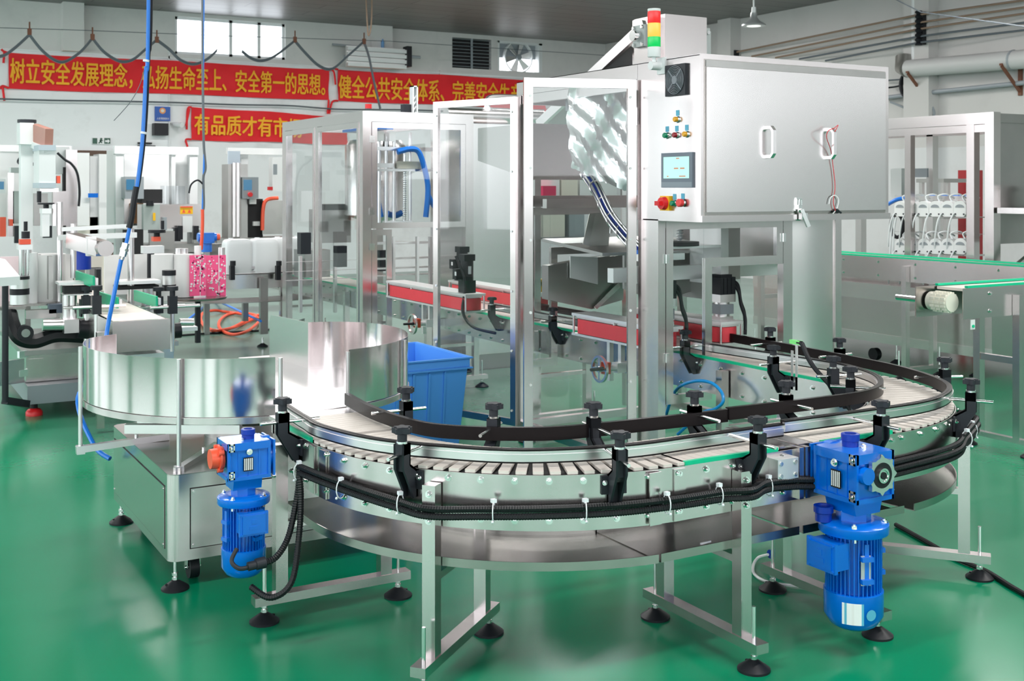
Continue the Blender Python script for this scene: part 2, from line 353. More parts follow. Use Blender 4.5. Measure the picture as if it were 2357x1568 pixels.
m = MB(); m.box(fc.x-fw, YB+.17, fc.z-.02, fc.x+fw, YB+.19, fc.z+.01); m.box(fc.x-.01, YB+.17, fc.z-fh, fc.x+.01, YB+.19, fc.z+fh); m.box(fc.x-fw, YB+.16, fc.z-.02, fc.x+fw, YB+.2, fc.z+fh); part(fn, 'shutter', m, GREY)
# door in the back wall
d0, d1 = aty(166, 346, YB), aty(262, 346, YB)
dm = MB(); dm.box(d0.x-.02, YB-.06, 0, d0.x+.08, YB, d0.z); dm.box(d1.x-.08, YB-.06, 0, d1.x, YB, d0.z); dm.box(d0.x-.02, YB-.06, d0.z-.09, d1.x, YB, d0.z)
dr = struct('door_1', dm, BRWN)
part(dr, 'door_opening', MB().box(d0.x+.08, YB-.02, 0, d1.x-.08, YB-.005, d0.z-.09), CREAM)
# ================= the U-shaped slat conveyors
HW, ZB = 0.19, 0.728
AC, BC, RC = (2.525, 4.17), (3.575, 4.17), 0.81
XJ = 3.07
def arc(c, r, a0, a1, n): return [(c[0]+r*cos(radians(a0+(a1-a0)*i/n)), c[1]+r*sin(radians(a0+(a1-a0)*i/n))) for i in range(n+1)]
def pathA(y0=4.62, xe=XJ): return [(1.715, y0), (1.715, 4.4)]+arc(AC, RC, 180, 270, 30)+[(2.8, 3.36), (xe, 3.36)]
def pathB(xs=XJ, ye=13.0): return [(xs, 3.36), (3.3, 3.36)]+arc(BC, RC, 270, 360, 30)+[(4.385, 5), (4.385, 7), (4.385, ye)]
def sect(o0, z0, o1, z1): return [(o0, z0), (o1, z0), (o1, z1), (o0, z1)]
def slat(mb, c, t, n, w=.0355, lo=-.17, hi=.172):   # one slat: centre, travel direction, outward direction
    c, t, n = Vector((*c, 0)), Vector((*t, 0)), Vector((*n, 0)); a = []
    for z in (.7285, .7385):
        k = .003
        for o, d in ((lo, -w/2+k), (lo+k, -w/2), (hi-k, -w/2), (hi, -w/2+k), (hi, w/2-k), (hi-k, w/2), (lo+k, w/2), (lo, w/2-k)):
            p = c+n*o+t*d; a.append((p.x, p.y, z))
    mb.add(a, [tuple(range(7, -1, -1)), tuple(range(8, 16))]+[(i, (i+1) % 8, 8+(i+1) % 8, 8+i) for i in range(8)])
P_ = .0381
def slats_line(mb, p, q, n):
    p, q = Vector(p), Vector(q); L = (q-p).length; t = (q-p)/L
    for k in range(int(L/P_)): slat(mb, p+t*(k+.5)*P_, t, n)
def slats_arc(mb, c, a0, a1):
    da = P_/.645; k = 0
    while (k+.5)*da < radians(a1-a0):
        a = radians(a0)+(k+.5)*da; slat(mb, (c[0]+RC*cos(a), c[1]+RC*sin(a)), (-sin(a), cos(a)), (cos(a), sin(a)), w=.037, hi=.182); k += 1
def bolts(mb, pts, d): 
    for p in pts: hexbolt(mb, p, d)
def plate(sgn, path, cuts, z0=.54):
    m = MB(); o = sgn*HW
    m.sweep(path, sect(min(o, o-sgn*.004), z0, max(o, o-sgn*.004), ZB)); m.m = 1
    for (p, d) in cuts: hexbolt(m, p, d)
    return m
def boltrow(c, r, a0, a1, n, out, zz=(.708, .575)):
    L = []
    for k in range(n):
        a = radians(a0+(a1-a0)*k/(n-1)); d = Vector((cos(a), sin(a), 0))*out
        for z in zz: L.append((Vector((c[0]+r*cos(a), c[1]+r*sin(a), z)), d))
    return L
def boltline(p, q, n, d, zz=(.705, .575)):
    return [(Vector((p[0]+(q[0]-p[0])*k/(n-1), p[1]+(q[1]-p[1])*k/(n-1), z)), d) for k in range(n) for z in zz]
def rail(path, prod, zt=.802):        # aluminium guide rail with its black wear strip on the product side
    m = MB(); s = prod; z = zt-.05
    m.sweep(path, sect(*sorted((0, -s*.013))[:1], z+.007, sorted((0, -s*.013))[1], zt-.007)); m.sweep(path, sect(min(-s*.013, -s*.016), z+.017, max(-s*.013, -s*.016), zt-.017)); m.m = 1
    a, b = sorted((0, s*.012)); m.sweep(path, sect(a, z, b, zt))
    a, b = sorted((0, -s*.012)); m.sweep(path, sect(a, zt-.0065, b, zt-.001)); m.sweep(path, sect(a, z+.001, b, z+.0065))
    return m
CONVA = thing('slat_conveyor', 'U-curve outfeed slat conveyor in front, ending at the steel accumulation table', 'conveyor', (2.3, 3.5, 0))
CONVB = thing('slat_conveyor', 'long main slat conveyor running through both glazed machines and curving toward the front', 'conveyor', (4.2, 4.0, 0))
m = MB(); slats_line(m, (1.715, 4.585), (1.715, 4.17), (-1, 0)); slats_arc(m, AC, 180, 270); slats_line(m, (2.525, 3.36), (2.99, 3.36), (0, -1)); part(CONVA, 'slat_chain', m, BELT)
m = MB(); slats_line(m, (3.15, 3.36), (3.575, 3.36), (0, -1)); slats_arc(m, BC, 270, 360); slats_line(m, (4.385, 4.17), (4.385, 13), (1, 0)); part(CONVB, 'slat_chain', m, BELT)
for C, pth in ((CONVA, pathA()), (CONVB, pathB())):
    m = MB(); m.sweep(pth, sect(-.165, .70, .165, .722)); part(C, 'chain_track', m, DARK)
part(CONVA, 'side_plate', plate(1, pathA(), boltrow(AC, 1.0, 188, 268, 13, 1)+boltline((2.5, 3.17), (2.98, 3.17), 5, (0, -1, 0))+boltline((1.525, 4.55), (1.525, 4.22), 3, (-1, 0, 0))), [STEEL, CHROME])
part(CONVA, 'side_plate', plate(-1, pathA(), boltrow(AC, .62, 188, 268, 7, -1)+boltline((2.5, 3.55), (3.0, 3.55), 4, (0, 1, 0))), [STEEL, CHROME])
part(CONVB, 'side_plate', plate(1, pathB(), boltrow(BC, 1.0, 272, 350, 12, 1)+boltline((3.35, 3.17), (3.55, 3.17), 2, (0, -1, 0))), [STEEL, CHROME])
part(CONVB, 'side_plate', plate(-1, pathB(), boltrow(BC, .62, 275, 350, 5, -1)+boltline((4.195, 4.25), (4.195, 12.5), 48, (-1, 0, 0), (.69, .565))), [STEEL, CHROME])
# joint plates, end plates, dead plates
for a in (181.5, 187):
    q = radians(a); m = MB(); m.T = Matrix.Translation((AC[0]+1.003*cos(q), AC[1]+1.003*sin(q), 0)) @ Matrix.Rotation(q, 4, 'Z'); m.box(-.002, -.025, .545, .005, .025, .722); part(CONVA, 'joint_plate', m, STEELH)
for x in (2.37, 2.475): part(CONVA, 'joint_plate', MB().box(x, 3.164, .542, x+.05, 3.17, .722), STEELH)
m = MB(); m.box(1.535, 4.585, .722, 1.895, 4.70, .738); m.box(1.525, 4.6, .68, 1.905, 4.64, .727); part(CONVA, 'dead_plate', m, SHEET)
m = MB(); m.box(2.985, 3.19, .728, 3.062, 3.53, .737); m.box(3.045, 3.15, .545, 3.066, 3.57, .735); part(CONVA, 'end_plate', m, STEELH)
m = MB(); m.box(3.078, 3.19, .728, 3.15, 3.53, .737); m.box(3.074, 3.15, .545, 3.098, 3.57, .735); part(CONVB, 'end_plate', m, STEELH)
m = MB(); m.box(2.915, 3.125, .635, 3.015, 3.17, .71); m.m = 1
for x in (2.93, 3.0):
    for z in (.65, .695): m.cyl((x, 3.125, z), (x, 3.121, z), .008)
part(CONVA, 'bearing_block', m, [ALUW, CHROME])
def strips(C, L):
    for (x0, y0, x1, y1) in L:
        m = MB(); m.box(x0, y0, .722, x1, y1, .7425); part(C, 'wear_strip', m, GRN)
strips(CONVA, [(1.527, 4.19, 1.541, 4.55), (1.892, 4.2, 1.903, 4.45), (2.53, 3.172, 2.96, 3.186)])
strips(CONVB, [(3.18, 3.172, 3.56, 3.186), (4.197, 4.17, 4.211, 13), (4.559, 4.2, 4.573, 13)])
# guide rails follow the positions read off the photograph at rail height
zr = .802
oa = spl([(1.575, 4.66, 0), (1.56, 4.45, 0), (1.552, 4.30, 0), (1.55, 4.12, 0), (1.63, 3.83, 0), (1.78, 3.61, 0), (2.005, 3.40, 0), (2.345, 3.285, 0), (2.7, 3.278, 0), (3.075, 3.278, 0)], 6)
ob = spl([(3.075, 3.272, 0), (3.47, 3.266, 0), (3.80, 3.272, 0), (4.02, 3.325, 0), (4.22, 3.44, 0), (4.36, 3.60, 0), (4.47, 3.84, 0), (4.535, 4.1, 0), (4.57, 4.47, 0), (4.60, 4.87, 0), (4.625, 5.36, 0)], 6)
ia = spl([(1.885, 4.70, 0), (1.862, 4.357, 0), (1.90, 4.003, 0), (2.007, 3.835, 0), (2.19, 3.705, 0), (2.35, 3.645, 0), (2.723, 3.612, 0), (3.075, 3.595, 0)], 6)
ib = spl([(3.075, 3.588, 0), (3.534, 3.574, 0), (3.785, 3.578, 0), (3.967, 3.632, 0), (4.12, 3.741, 0), (4.255, 3.915, 0), (4.335, 4.16, 0), (4.335, 4.40, 0), (4.30, 4.7, 0), (4.25, 5.09, 0), (4.24, 5.3, 0)], 6)
part(CONVA, 'guide_rail', rail(oa, -1, zr), [ALU, BLKR]); part(CONVA, 'guide_rail', rail(ia, 1, zr), [ALU, BLKR])
part(CONVB, 'guide_rail', rail(ob, -1, zr+.012), [ALU, BLKR]); part(CONVB, 'guide_rail', rail(ib, 1, zr+.008), [ALU, BLKR])
mid = [(4.57, 6.3, 0), (4.57, 7.75, 0)]; part(CONVB, 'guide_rail', rail(mid, -1, zr+.01), [ALU, BLKR])
mid = [(4.25, 6.3, 0), (4.25, 7.7, 0)]; part(CONVB, 'guide_rail', rail(mid, 1, zr+.01), [ALU, BLKR])
# star-knob rail brackets: +X points away from the conveyor
m = MB()
prof = [(0, .632), (0, .725), (.045, .752), (.045, .826), (.088, .826), (.088, .742), (.022, .632)]
m.prism(prof, -.021, -.013, 'xz'); m.prism(prof, .013, .021, 'xz'); m.prism([(0, .632), (0, .725), (.045, .752), (.045, .826), (.052, .826), (.052, .748), (.008, .72), (.008, .632)], -.021, .021, 'xz')
m.box(.045, -.021, .79, .088, .021, .826); m.prism([(.06, .73), (.06, .79), (.07, .79), (.07, .73)], -.02, .02, 'xz'); m.box(0, -.045, .66, .008, .045, .722)
m.m = 1; hexbolt(m, (.008, .033, .7), (1, 0, 0), .007); hexbolt(m, (.008, -.033, .7), (1, 0, 0), .007); m.cyl((.066, 0, .826), (.066, 0, .834), .02)
k = MB(); k.lathe([(.017, .832), (.017, .858), (.014, .862), (.03, .862)], (.066, 0, 0), 16)
star = []
for i in range(40):
    a = 2*pi*i/40; r = .031+.006*cos(5*a); star.append((.066+r*cos(a), r*sin(a)))
k.prism(star, .862, .88); k.prism([(.066+(x-.066)*.8, y*.8) for x, y in star], .88, .884)
r = MB(); r.cyl((-.085, 0, .79), (.155, 0, .79), .0065)
BRACKET = spec('rail_bracket', m, [DGREY, CHROME], spec('star_knob', k, DGREY), spec('bracket_rod', r, CHROME))
def bracket(C, x, y, ang): put(BRACKET, TR(x, y, 0, radians(ang)), C)
def onarc(c, r, a): return c[0]+r*cos(radians(a)), c[1]+r*sin(radians(a))
bracket(CONVA, 1.524, 4.30, 180); bracket(CONVA, *onarc(AC, 1.0, 213.5), 213.5); bracket(CONVA, *onarc(AC, 1.0, 254), 254); bracket(CONVA, 2.80, 3.169, 270)
bracket(CONVB, 3.42, 3.169, 270); bracket(CONVB, *onarc(BC, 1.0, 302), 302)
for a in (336,): bracket(CONVB, *onarc(BC, 1.0, a), a)
for y in (4.50, 5.04): bracket(CONVB, 4.576, y, 0)
for y in (5.18, 4.46, 6.6, 7.45): bracket(CONVB, 4.194, y, 180)
bracket(CONVA, 1.906, 4.28, 0); bracket(CONVA, *onarc(AC, .62, 222), 222+180); bracket(CONVA, *onarc(AC, .62, 262), 262+180); bracket(CONVA, 2.93, 3.551, 90)
bracket(CONVB, 3.42, 3.551, 90); bracket(CONVB, *onarc(BC, .62, 312), 312+180); bracket(CONVB, *onarc(BC, .62, 345), 345+180)
# leg frames, local X across the conveyor (+X = outer side)
def foot(x, zt=.225):
    m = MB(); m.lathe([(.058, 0), (.058, .008), (.05, .014), (.018, .036), (.014, .038)], (x, 0, 0), 24); m.cyl((x-.035, 0, .016), (x-.035, 0, .026), .007); m.m = 1
    m.cyl((x, 0, .03), (x, 0, zt), .0075); m.cyl((x, 0, .04), (x, 0, .052), .013, n=6); m.cyl((x, 0, .058), (x, 0, .07), .0135, n=6)
    return m
def legframe(o=.222, i=-.222, top=.69, L=.33):
    b = MB(); b.box(-L, -.028, .072, L, .028, .106)
    p1 = MB(); p1.box(o-.0245, -.024, .106, o+.0245, .024, top); p1.m = 1
    for z in (.66, .57): hexbolt(p1, (o+.0245, 0, z), (1, 0, 0), .009)
    p2 = MB(); p2.box(i-.0245, -.024, .106, i+.0245, .024, top)
    cb = MB(); cb.box(i, -.02, .36, o, .02, .385)
    return spec('leg_frame', b, STEELH, spec('post', p1, [STEELH, CHROME]), spec('post', p2, [STEELH, CHROME]), spec('cross_bar', cb, STEELH), spec('levelling_foot', foot(L-.045), [BLK, CHROME]), spec('levelling_foot', foot(-L+.045), [BLK, CHROME]))
LEG = legframe()
def leg(C, x, y, ang): put(LEG, TR(x, y, 0, radians(ang)), C)
leg(CONVA, 1.695, 4.375, 180); leg(CONVA, *onarc(AC, RC, 218.7), 218.7); leg(CONVA, 2.76, 3.365, 270)
leg(CONVB, 3.375, 3.365, 270); leg(CONVB, *onarc(BC, RC, 308.5), 308.5)
for y in (4.9, 6.9, 8.6, 10.4, 12.3): leg(CONVB, 4.385, y, 0)
# drip trays
def tray(path, zt=.41):
    m = MB(); m.sweep(path, sect(-.2, zt-.004, .192, zt)); m.sweep(path, sect(.189, zt-.004, .193, zt+.026)); m.sweep(path, sect(-.2, zt-.004, -.197, zt+.026)); return m
part(CONVA, 'drip_tray', tray([(1.715, 4.55)]+arc(AC, RC, 180, 264, 26)), TRAYM)
part(CONVA, 'drip_tray', tray([(2.42, 3.36), (3.06, 3.36)], .413), TRAYM)
part(CONVB, 'drip_tray', tray([(3.08, 3.36)]+[(3.62, 3.36)], .413), TRAYM)
part(CONVB, 'drip_tray', tray(arc(BC, RC, 276, 350, 26)), TRAYM)
# corrugated cable conduits tied along the outer plate
def ring(c, r, a, z): return (*onarc(c, r, a), z)
def bundle(o, dz, r0):
    pts = [(1.475-o*.3, 4.16, .635+dz), ring(AC, 1.03+o, 189, .63+dz), ring(AC, 1.035+o, 203, .622+dz), ring(AC, 1.05+o, 212, .612+dz), ring(AC, 1.078+o, 219, .607+dz), ring(AC, 1.045+o, 228, .61+dz), ring(AC, 1.035+o, 240, .615+dz), ring(AC, 1.033+o, 254, .617+dz), ring(AC, 1.033+o, 268, .617+dz),
           (2.66, 3.13-o, .617+dz), (2.76, 3.09-o, .62+dz), (2.86, 3.125-o, .625+dz), (3.0, 3.135-o, .615+dz), (3.13, 3.14-o, .60+dz), (3.35, 3.135-o, .60+dz)]
    return spl(pts, 8)
def conduit(C, pts, r, lab=None):
    m = MB(); P = [Vector(p) for p in pts]; Q = [P[0]]; acc = 0          # fine rings: resample every 5 mm, alternate radius
    L = [0]
    for a, b in zip(P, P[1:]): L.append(L[-1]+(b-a).length)
    n = int(L[-1]/.0045); j = 0; R = []
    Q = []
    for k in range(n+1):
        s = L[-1]*k/n
        while j < len(L)-2 and L[j+1] < s: j += 1
        t = (s-L[j])/max(1e-9, L[j+1]-L[j]); Q.append(P[j].lerp(P[j+1], t)); R.append(r if k % 2 else r*.86)
    m.tube(Q, R, 7); return part(C, 'cable_conduit', m, RUB, smooth=False)
b1, b2 = bundle(0, .011, 0), bundle(.002, -.013, 0)
hook = spl([(1.31, 4.07, .335), (1.36, 4.08, .345), (1.42, 4.12, .40), (1.465, 4.16, .52), (1.475, 4.16, .60), (1.475, 4.16, .645)], 8)
hook2 = spl([(1.28, 4.13, .235), (1.33, 4.05, .21), (1.40, 4.03, .26), (1.45, 4.09, .40), (1.472, 4.13, .53), (1.475, 4.15, .60), (1.475, 4.16, .622)], 8)
conduit(CONVA, hook[:-1]+b1, .0125); conduit(CONVA, hook2[:-1]+b2, .0125); conduit(CONVA, [Vector(p)+Vector((0, .012, .001)) for p in bundle(-.018, 0, 0)], .011)
for dz, o in ((.018, 0), (-.006, .006), (-.03, 0)):
    conduit(CONVB, spl([(3.33, 3.135, .60+dz), ring(BC, 1.04+o, 288, .615+dz), ring(BC, 1.05+o, 299, .64+dz), ring(BC, 1.075+o, 309, .655+dz), ring(BC, 1.085+o, 314, .66+dz), ring(BC, 1.05+o, 322, .65+dz), ring(BC, 1.03+o, 334, .64+dz)], 8), .0125)
def tie(C, p, d):
    p = Vector(p); d = Vector(d).normalized(); m = MB(); ring_ = []
    for i in range(15):
        a = -pi/2+2*pi*i/14; q = p+d*(.021*cos(a))+Vector((0, 0, .034*sin(a))); ring_.append(q)
    m.tube(ring_, .0022, 6); m.ball(p+d*.02-Vector((0, 0, .03)), .005, 6); m.box(p.x-.008, p.y-.008, p.z+.03, p.x+.008, p.y+.008, p.z+.042)
    part(C, 'cable_tie', m, ZINC)
for a, r in ((196, 1.03), (212.5, 1.05), (231, 1.042), (248, 1.033)): q = radians(a); tie(CONVA, ring(AC, r, a, .615), (cos(q), sin(q), 0))
for x in (2.42, 2.65, 2.88): tie(CONVA, (x, 3.135, .618), (0, -1, 0))
tie(CONVA, (1.475, 4.16, .625), (-1, 0, 0))
for a in (297, 307, 316): q = radians(a); tie(CONVB, ring(BC, 1.065, a, .645), (cos(q), sin(q), 0))
# ---- bevel-gear motors. Local: shaft along -Y, axis of the motor is Z, s picks the side of the terminal box
def gearmotor(s, cap):
    g = MB(); T0 = .735
    g.box(-.085, -.095, .565, .085, .095, T0-.008); g.box(-.095, -.105, .70, .095, .105, T0); g.box(-.095, -.105, .56, .095, .105, .575)
    for x in (-.0945, .0835):
        for y in (-.105, .092): g.box(x, y, .56, x+.011, y+.013, T0)
    g.cyl((0, .09, .655), (0, .125, .655), .085, n=24); g.box(-.095, .118, .565, .095, .128, .735)
    g.prism([(-.075, .565), (.075, .565), (.06, .52), (-.06, .52)], -.07, .07, 'xz'); g.lathe([(.062, .48), (.062, .525)], n=8)
    for t in (-1, 1):
        for k in (-.05, 0, .05): g.box(t*.085-.004, k-.004, .575, t*.085+.004, k+.004, .70)
    fl = MB(); fl.lathe([(.10, .452), (.124, .452), (.126, .456), (.126, .484), (.122, .488), (.085, .497), (.07, .497)], n=36)
    for k in range(4):
        a = pi/4+k*pi/2; fl.m = 1; hexbolt(fl, (.107*cos(a), .107*sin(a), .488), (0, 0, 1), .01); fl.cyl((.107*cos(a), .107*sin(a), .43), (.107*cos(a), .107*sin(a), .452), .008, n=6); fl.m = 0
    bd = MB(); bd.lathe([(.085, .12), (.085, .455)], n=30)
    for k in range(40):
        a = 2*pi*k/40; bd.m = 0; M0 = bd.T; bd.T = Matrix.Rotation(a, 4, 'Z'); bd.box(.08, -.0018, .125, .101, .0018, .45); bd.T = M0
    for a in (-pi/2, pi/2, 0):
        M0 = bd.T; bd.T = Matrix.Rotation(a+.35*s, 4, 'Z')
        for z in (.21, .33): bd.box(.09, -.022, z, .115, .022, z+.025)
        bd.box(.09, -.008, .2, .105, .008, .42); bd.T = M0
    fc_ = MB(); fc_.lathe([(.066, 0), (.085, .012), (.106, .045), (.107, .135), (.103, .137)], n=36)
    tb = MB(); x0, x1 = sorted((s*.088, s*.15)); tb.box(x0, -.062, .285, x1, .062, .425); x0, x1 = sorted((s*.15, s*.164)); tb.box(x0, -.07, .275, x1, .07, .435); x0, x1 = sorted((s*.164, s*.17)); tb.box(x0, -.055, .29, x1, .055, .42)
    for y in (-.058, .058):
        for z in (.287, .423): tb.cyl((s*.164, y, z), (s*.169, y, z), .007)
    x0, x1 = sorted((s*.17, s*.172)); tb.box(x0, -.012, .36, x1, .012, .39); tb.box(x0, -.022, .32, x1, .022, .345)
    gl = MB(); gl.cyl((s*.12, -.03, .285), (s*.12, -.03, .262), .014)
    lb = MB(); x0, x1 = sorted((s*.095, s*.0965)); lb.box(x0, -.03, .60, x1, .018, .665)
    lb.m = 1
    x0, x1 = sorted((s*.0965, s*.0972))
    for k in range(5): lb.box(x0, -.026+.009*k, .605, x1, -.021+.009*k, .66)
    nut = g; nut.m = 1; hexbolt(nut, (s*.095, 0, .69), (s, 0, 0), .011); hexbolt(nut, (.03, -.02, T0), (0, 0, 1), .01)
    for x in (-1, 1):
        for z in (.585, .715):
            hexbolt(nut, (x*.097, -.09, z), (x, 0, 0), .006); nut.m = 1
            if x == s:
                nut.m = 2
                for dz in (-.018, .012): nut.box(x*.0955, -.1, z+dz, x*.099, -.072, z+dz+.008)
                nut.box(x*.0955, -.1, z-.018, x*.099, -.093, z+.02); nut.box(x*.0955, -.079, z-.018, x*.099, -.072, z+.02); nut.m = 1
    vc = MB(); vc.lathe([(.03, T0), (.03, T0+.02), (.034, T0+.022), (.034, T0+.045), (.03, T0+.047), (.022, T0+.047), (.02, T0+.03)], (0.005, .02, 0), 20)
    if cap:
        sh = MB(); sh.cyl((0, -.105, .655), (0, -.118, .655), .055); sh.cyl((0, -.118, .655), (0, -.165, .655), .05, .046, n=24); sh.cyl((0, -.118, .655), (0, -.128, .655), .062, n=24)
        for a in (.6, 2.2, 3.9, 5.2): sh.cyl((.058*cos(a), -.11, .655+.058*sin(a)), (.058*cos(a), -.135, .655+.058*sin(a)), .012)
        shs = lambda: spec('shaft_cap', sh, ORNG, label='orange-red shaft cap')
    else:
        sh = MB(); sh.T = Matrix.Translation((.018, -.105, .655)) @ Matrix.Rotation(pi/2, 4, 'X')
        lobes = []
        for i in range(64):
            a = 2*pi*i/64; rr = .062+.012*max(0, cos(8*a))**2; lobes.append((rr*cos(a), rr*sin(a)))
        sh.prism(lobes, 0, .016); sh.m = 1; sh.lathe([(.046, .016), (.046, .018), (.03, .018)], n=28); sh.m = 2; sh.lathe([(.027, .018), (.027, .024), (.02, .024), (.018, .021)], n=24); sh.m = 1; sh.lathe([(.013, .0212), (.013, .0245)], n=20)
        shs = lambda: spec('shaft_flange', sh, [ALU, BLK, CHROME], label='silver lobed shaft flange')
        g.m = 0; g.cyl((-.055, -.09, .66), (-.055, -.125, .66), .03, n=20)
    pk = MB(); a0 = radians(-138)
    for k in range(9):
        u0, u1 = a0-.35+.08*k, a0-.35+.08*(k+1); r = .1078
        pk.add([(r*cos(u0), r*sin(u0), .035+.0), (r*cos(u1), r*sin(u1), .035), (r*cos(u1), r*sin(u1), .112), (r*cos(u0), r*sin(u0), .112)], [(0, 1, 2, 3)])
        pk.m = 2 if k in (0, 7) else 1 if k == 3 else 0
    q_ = radians(-102); cq = Vector((cos(q_)*.1082, sin(q_)*.1082, .07)); eq = Vector((-sin(q_), cos(q_), 0)); pk.m = 2; pk.add([cq+eq*.02*cos(t)+Vector((0, 0, .02*sin(t))) for t in [2*pi*i/16 for i in range(16)]], [tuple(range(16))])
    npl = MB(); npl.T = Matrix.Rotation(radians(-112), 4, 'Z'); npl.box(.1, -.018, .2, .1035, .018, .36)
    plug = MB(); plug.lathe([(.03, .492), (.03, .515), (.036, .518), (.036, .535), (.028, .535), (.026, .52)], (-.105, .045, 0), 18)
    def rz(z):
        L = ((-1, -1), (0, 0), (.13, .13), (.452, .345), (.497, .39), (.565, .48), (.9, .815))
        for (a, b), (c, d) in zip(L, L[1:]):
            if z <= c: return b+(z-a)*(d-b)/(c-a)
        return z
    for mb_ in (g, fl, bd, fc_, tb, gl, lb, vc, sh, pk, npl, plug): mb_.v = [(v[0], v[1], rz(v[2])) for v in mb_.v]
    subs = [spec('motor_flange', fl, [BLUE, CHROME]), spec('motor_body', bd, BLUE), spec('fan_cover', fc_, BLUE), spec('terminal_box', tb, BLUE), spec('cable_gland', gl, BLK), spec('rating_plate', lb, [BLK, WHT]), spec('vent_cap', vc, BLUED), shs()]
    if not cap: subs += [spec('name_plate', npl, TANK), spec('blue_plug', plug, BLUED)]
    if not cap: subs.append(spec('sticker', pk, [WHT, PAPER, LBLU], smooth=False))
    return spec('gear_motor', g, [BLUE, CHROME, ALU], *subs)
def S4(s): return Matrix.Diagonal((s, s, s, 1))
put(gearmotor(-1, False), TR(3.195, 3.03, .095, 0), CONVB)
put(gearmotor(1, True), TR(1.285, 4.235, .25, -pi/2) @ Matrix.Diagonal((.77, .77, .78, 1)), CONVA)
# motor cable plug beside the left motor and the photo-sensor over the main belt
m = MB(); m.tube(spl([(1.225, 4.12, .385), (1.20, 4.10, .35), (1.22, 4.075, .327), (1.26, 4.07, .328)], 6), .008); m.cyl((1.25, 4.07, .33), (1.30, 4.07, .334), .016); m.cyl((1.28, 4.07, .333), (1.315, 4.07, .336), .021, n=10); part(CONVA, 'cable_plug', m, DGREY)
m = MB(); a = atx(1836, 862, 4.20); m.box(4.195, a.y-.004, .66, 4.199, a.y+.012, .905); m.box(4.195, a.y+.028, .66, 4.199, a.y+.044, .86); m.m = 1; m.box(4.19, a.y-.02, .895, 4.215, a.y+.05, .915); m.m = 2; m.cyl((4.2, a.y-.03, .905), (4.2, a.y+.0, .905), .011)
m.tube(spl([(4.20, a.y-.03, .905), (4.19, a.y-.12, .80), (4.17, a.y-.35, .66), (4.15, a.y-.5, .52), (4.15, a.y-.5, .4)], 8), .012)
part(CONVB, 'photo_sensor', m, [ALUW, mat('green_sensor', (.25, .85, .25), .4), BLK])
# ================= rotary accumulation table
TC, TRd = (1.725, 5.576), 0.775
RT = thing('accumulation_table', 'round stainless accumulation table with curved sheet guards on a square steel cabinet', 'rotary table', (1.7, 5.5, 0))
bx0, by0, bx1, by1, bz0, bz1 = 1.165, 4.885, 2.33, 6.08, .125, .491
m = MB(); rr = .045; pl = []
for cx, cy, a0 in ((bx1-rr, by1-rr, 0), (bx0+rr, by1-rr, 90), (bx0+rr, by0+rr, 180), (bx1-rr, by0+rr, 270)): pl += arc((cx, cy), rr, a0, a0+90, 8)
m.prism(pl, bz0, bz1-.004); part(RT, 'cabinet_body', m, STEELH)
m = MB(); m.prism(pl, bz1-.004, bz1); part(RT, 'cabinet_top', m, TRAYM)
def panel(P, x0, x1, z0, z1, nm='access_panel'):
    part(P, 'panel_gap', MB().box(x0-.004, by0-.0015, z0-.004, x1+.004, by0, z1+.004), DARK)
    m = MB(); m.box(x0, by0-.004, z0, x1, by0, z1); m.m = 1
    for x in (x0+.012, x1-.012):
        for z in (z0+.012, z1-.012): m.cyl((x, by0-.004, z), (x, by0-.007, z), .005)
    part(P, nm, m, [SHEET, CHROME])
panel(RT, 1.255, 1.72, .175, .425); panel(RT, 1.74, 2.22, .175, .425)
part(RT, 'panel_gap', MB().box(bx0-.0015, by0+.071, .166, bx0, by1-.056, .434), DARK)
m = MB(); m.box(bx0-.004, by0+.075, .17, bx0, by1-.06, .43); m.m = 1
for y in (by0+.09, by1-.075):
    for z in (.182, .418): m.cyl((bx0-.004, y, z), (bx0-.007, y, z), .005)
part(RT, 'access_panel', m, [STEEL, CHROME])
m = MB(); m.cyl((1.47, by0, .30), (1.47, by0-.02, .30), .012); m.cyl((1.47, by0-.02, .30), (1.47, by0-.045, .30), .02, n=10); part(RT, 'knob', m, BLK)
for x, y in ((1.20, 4.925), (1.20, 6.03), (2.28, 6.03), (2.28, 4.925)): put(spec('levelling_foot', foot(0, .14), [BLK, CHROME]), TR(x, y), RT)
for x, y in ((1.30, 5.03), (2.2, 5.03), (1.3, 5.9)):
    m = MB(); m.cyl((x-.02, y, .05), (x+.02, y, .05), .048, n=22); m.m = 1; m.box(x-.03, y-.02, .05, x-.025, y+.02, .128); m.box(x+.025, y-.02, .05, x+.03, y+.02, .128); m.box(x-.035, y-.035, .118, x+.035, y+.035, .126); m.cyl((x-.035, y, .05), (x+.035, y, .05), .008); part(RT, 'caster', m, [BLK, CHROME])
m = MB(); m.lathe([(.22, bz1), (.22, .56), (.1, .58), (.1, .68)], (*TC, 0), 32); part(RT, 'turntable_column', m, STEELD)
m = MB(); m.lathe([(TRd-.01, .70), (TRd-.01, .715)], (*TC, 0), 96); part(RT, 'turntable_disc', m, SHEET)
m = MB(); m.sweep(arc(TC, TRd+.004, 0, 355, 80), [(0, .684), (.004, .684), (.004, .712), (0, .712)], True); part(RT, 'turntable_rim', m, STEEL)
def guard(pts, z0=.715, z1=.965):
    m = MB(); m.sweep(pts, [(-.001, z0), (.001, z0), (.001, z1), (-.001, z1)]); return m
gl_ = spl([(1.165, 5.97, 0), (1.02, 5.86, 0), (.957, 5.68, 0), (.952, 5.50, 0), (.995, 5.32, 0), (1.085, 5.14, 0), (1.22, 4.985, 0), (1.39, 4.875, 0), (1.60, 4.815, 0)], 8)
part(RT, 'curved_guard', guard(gl_), GUARDM, 'curved brushed sheet guard around the open side')
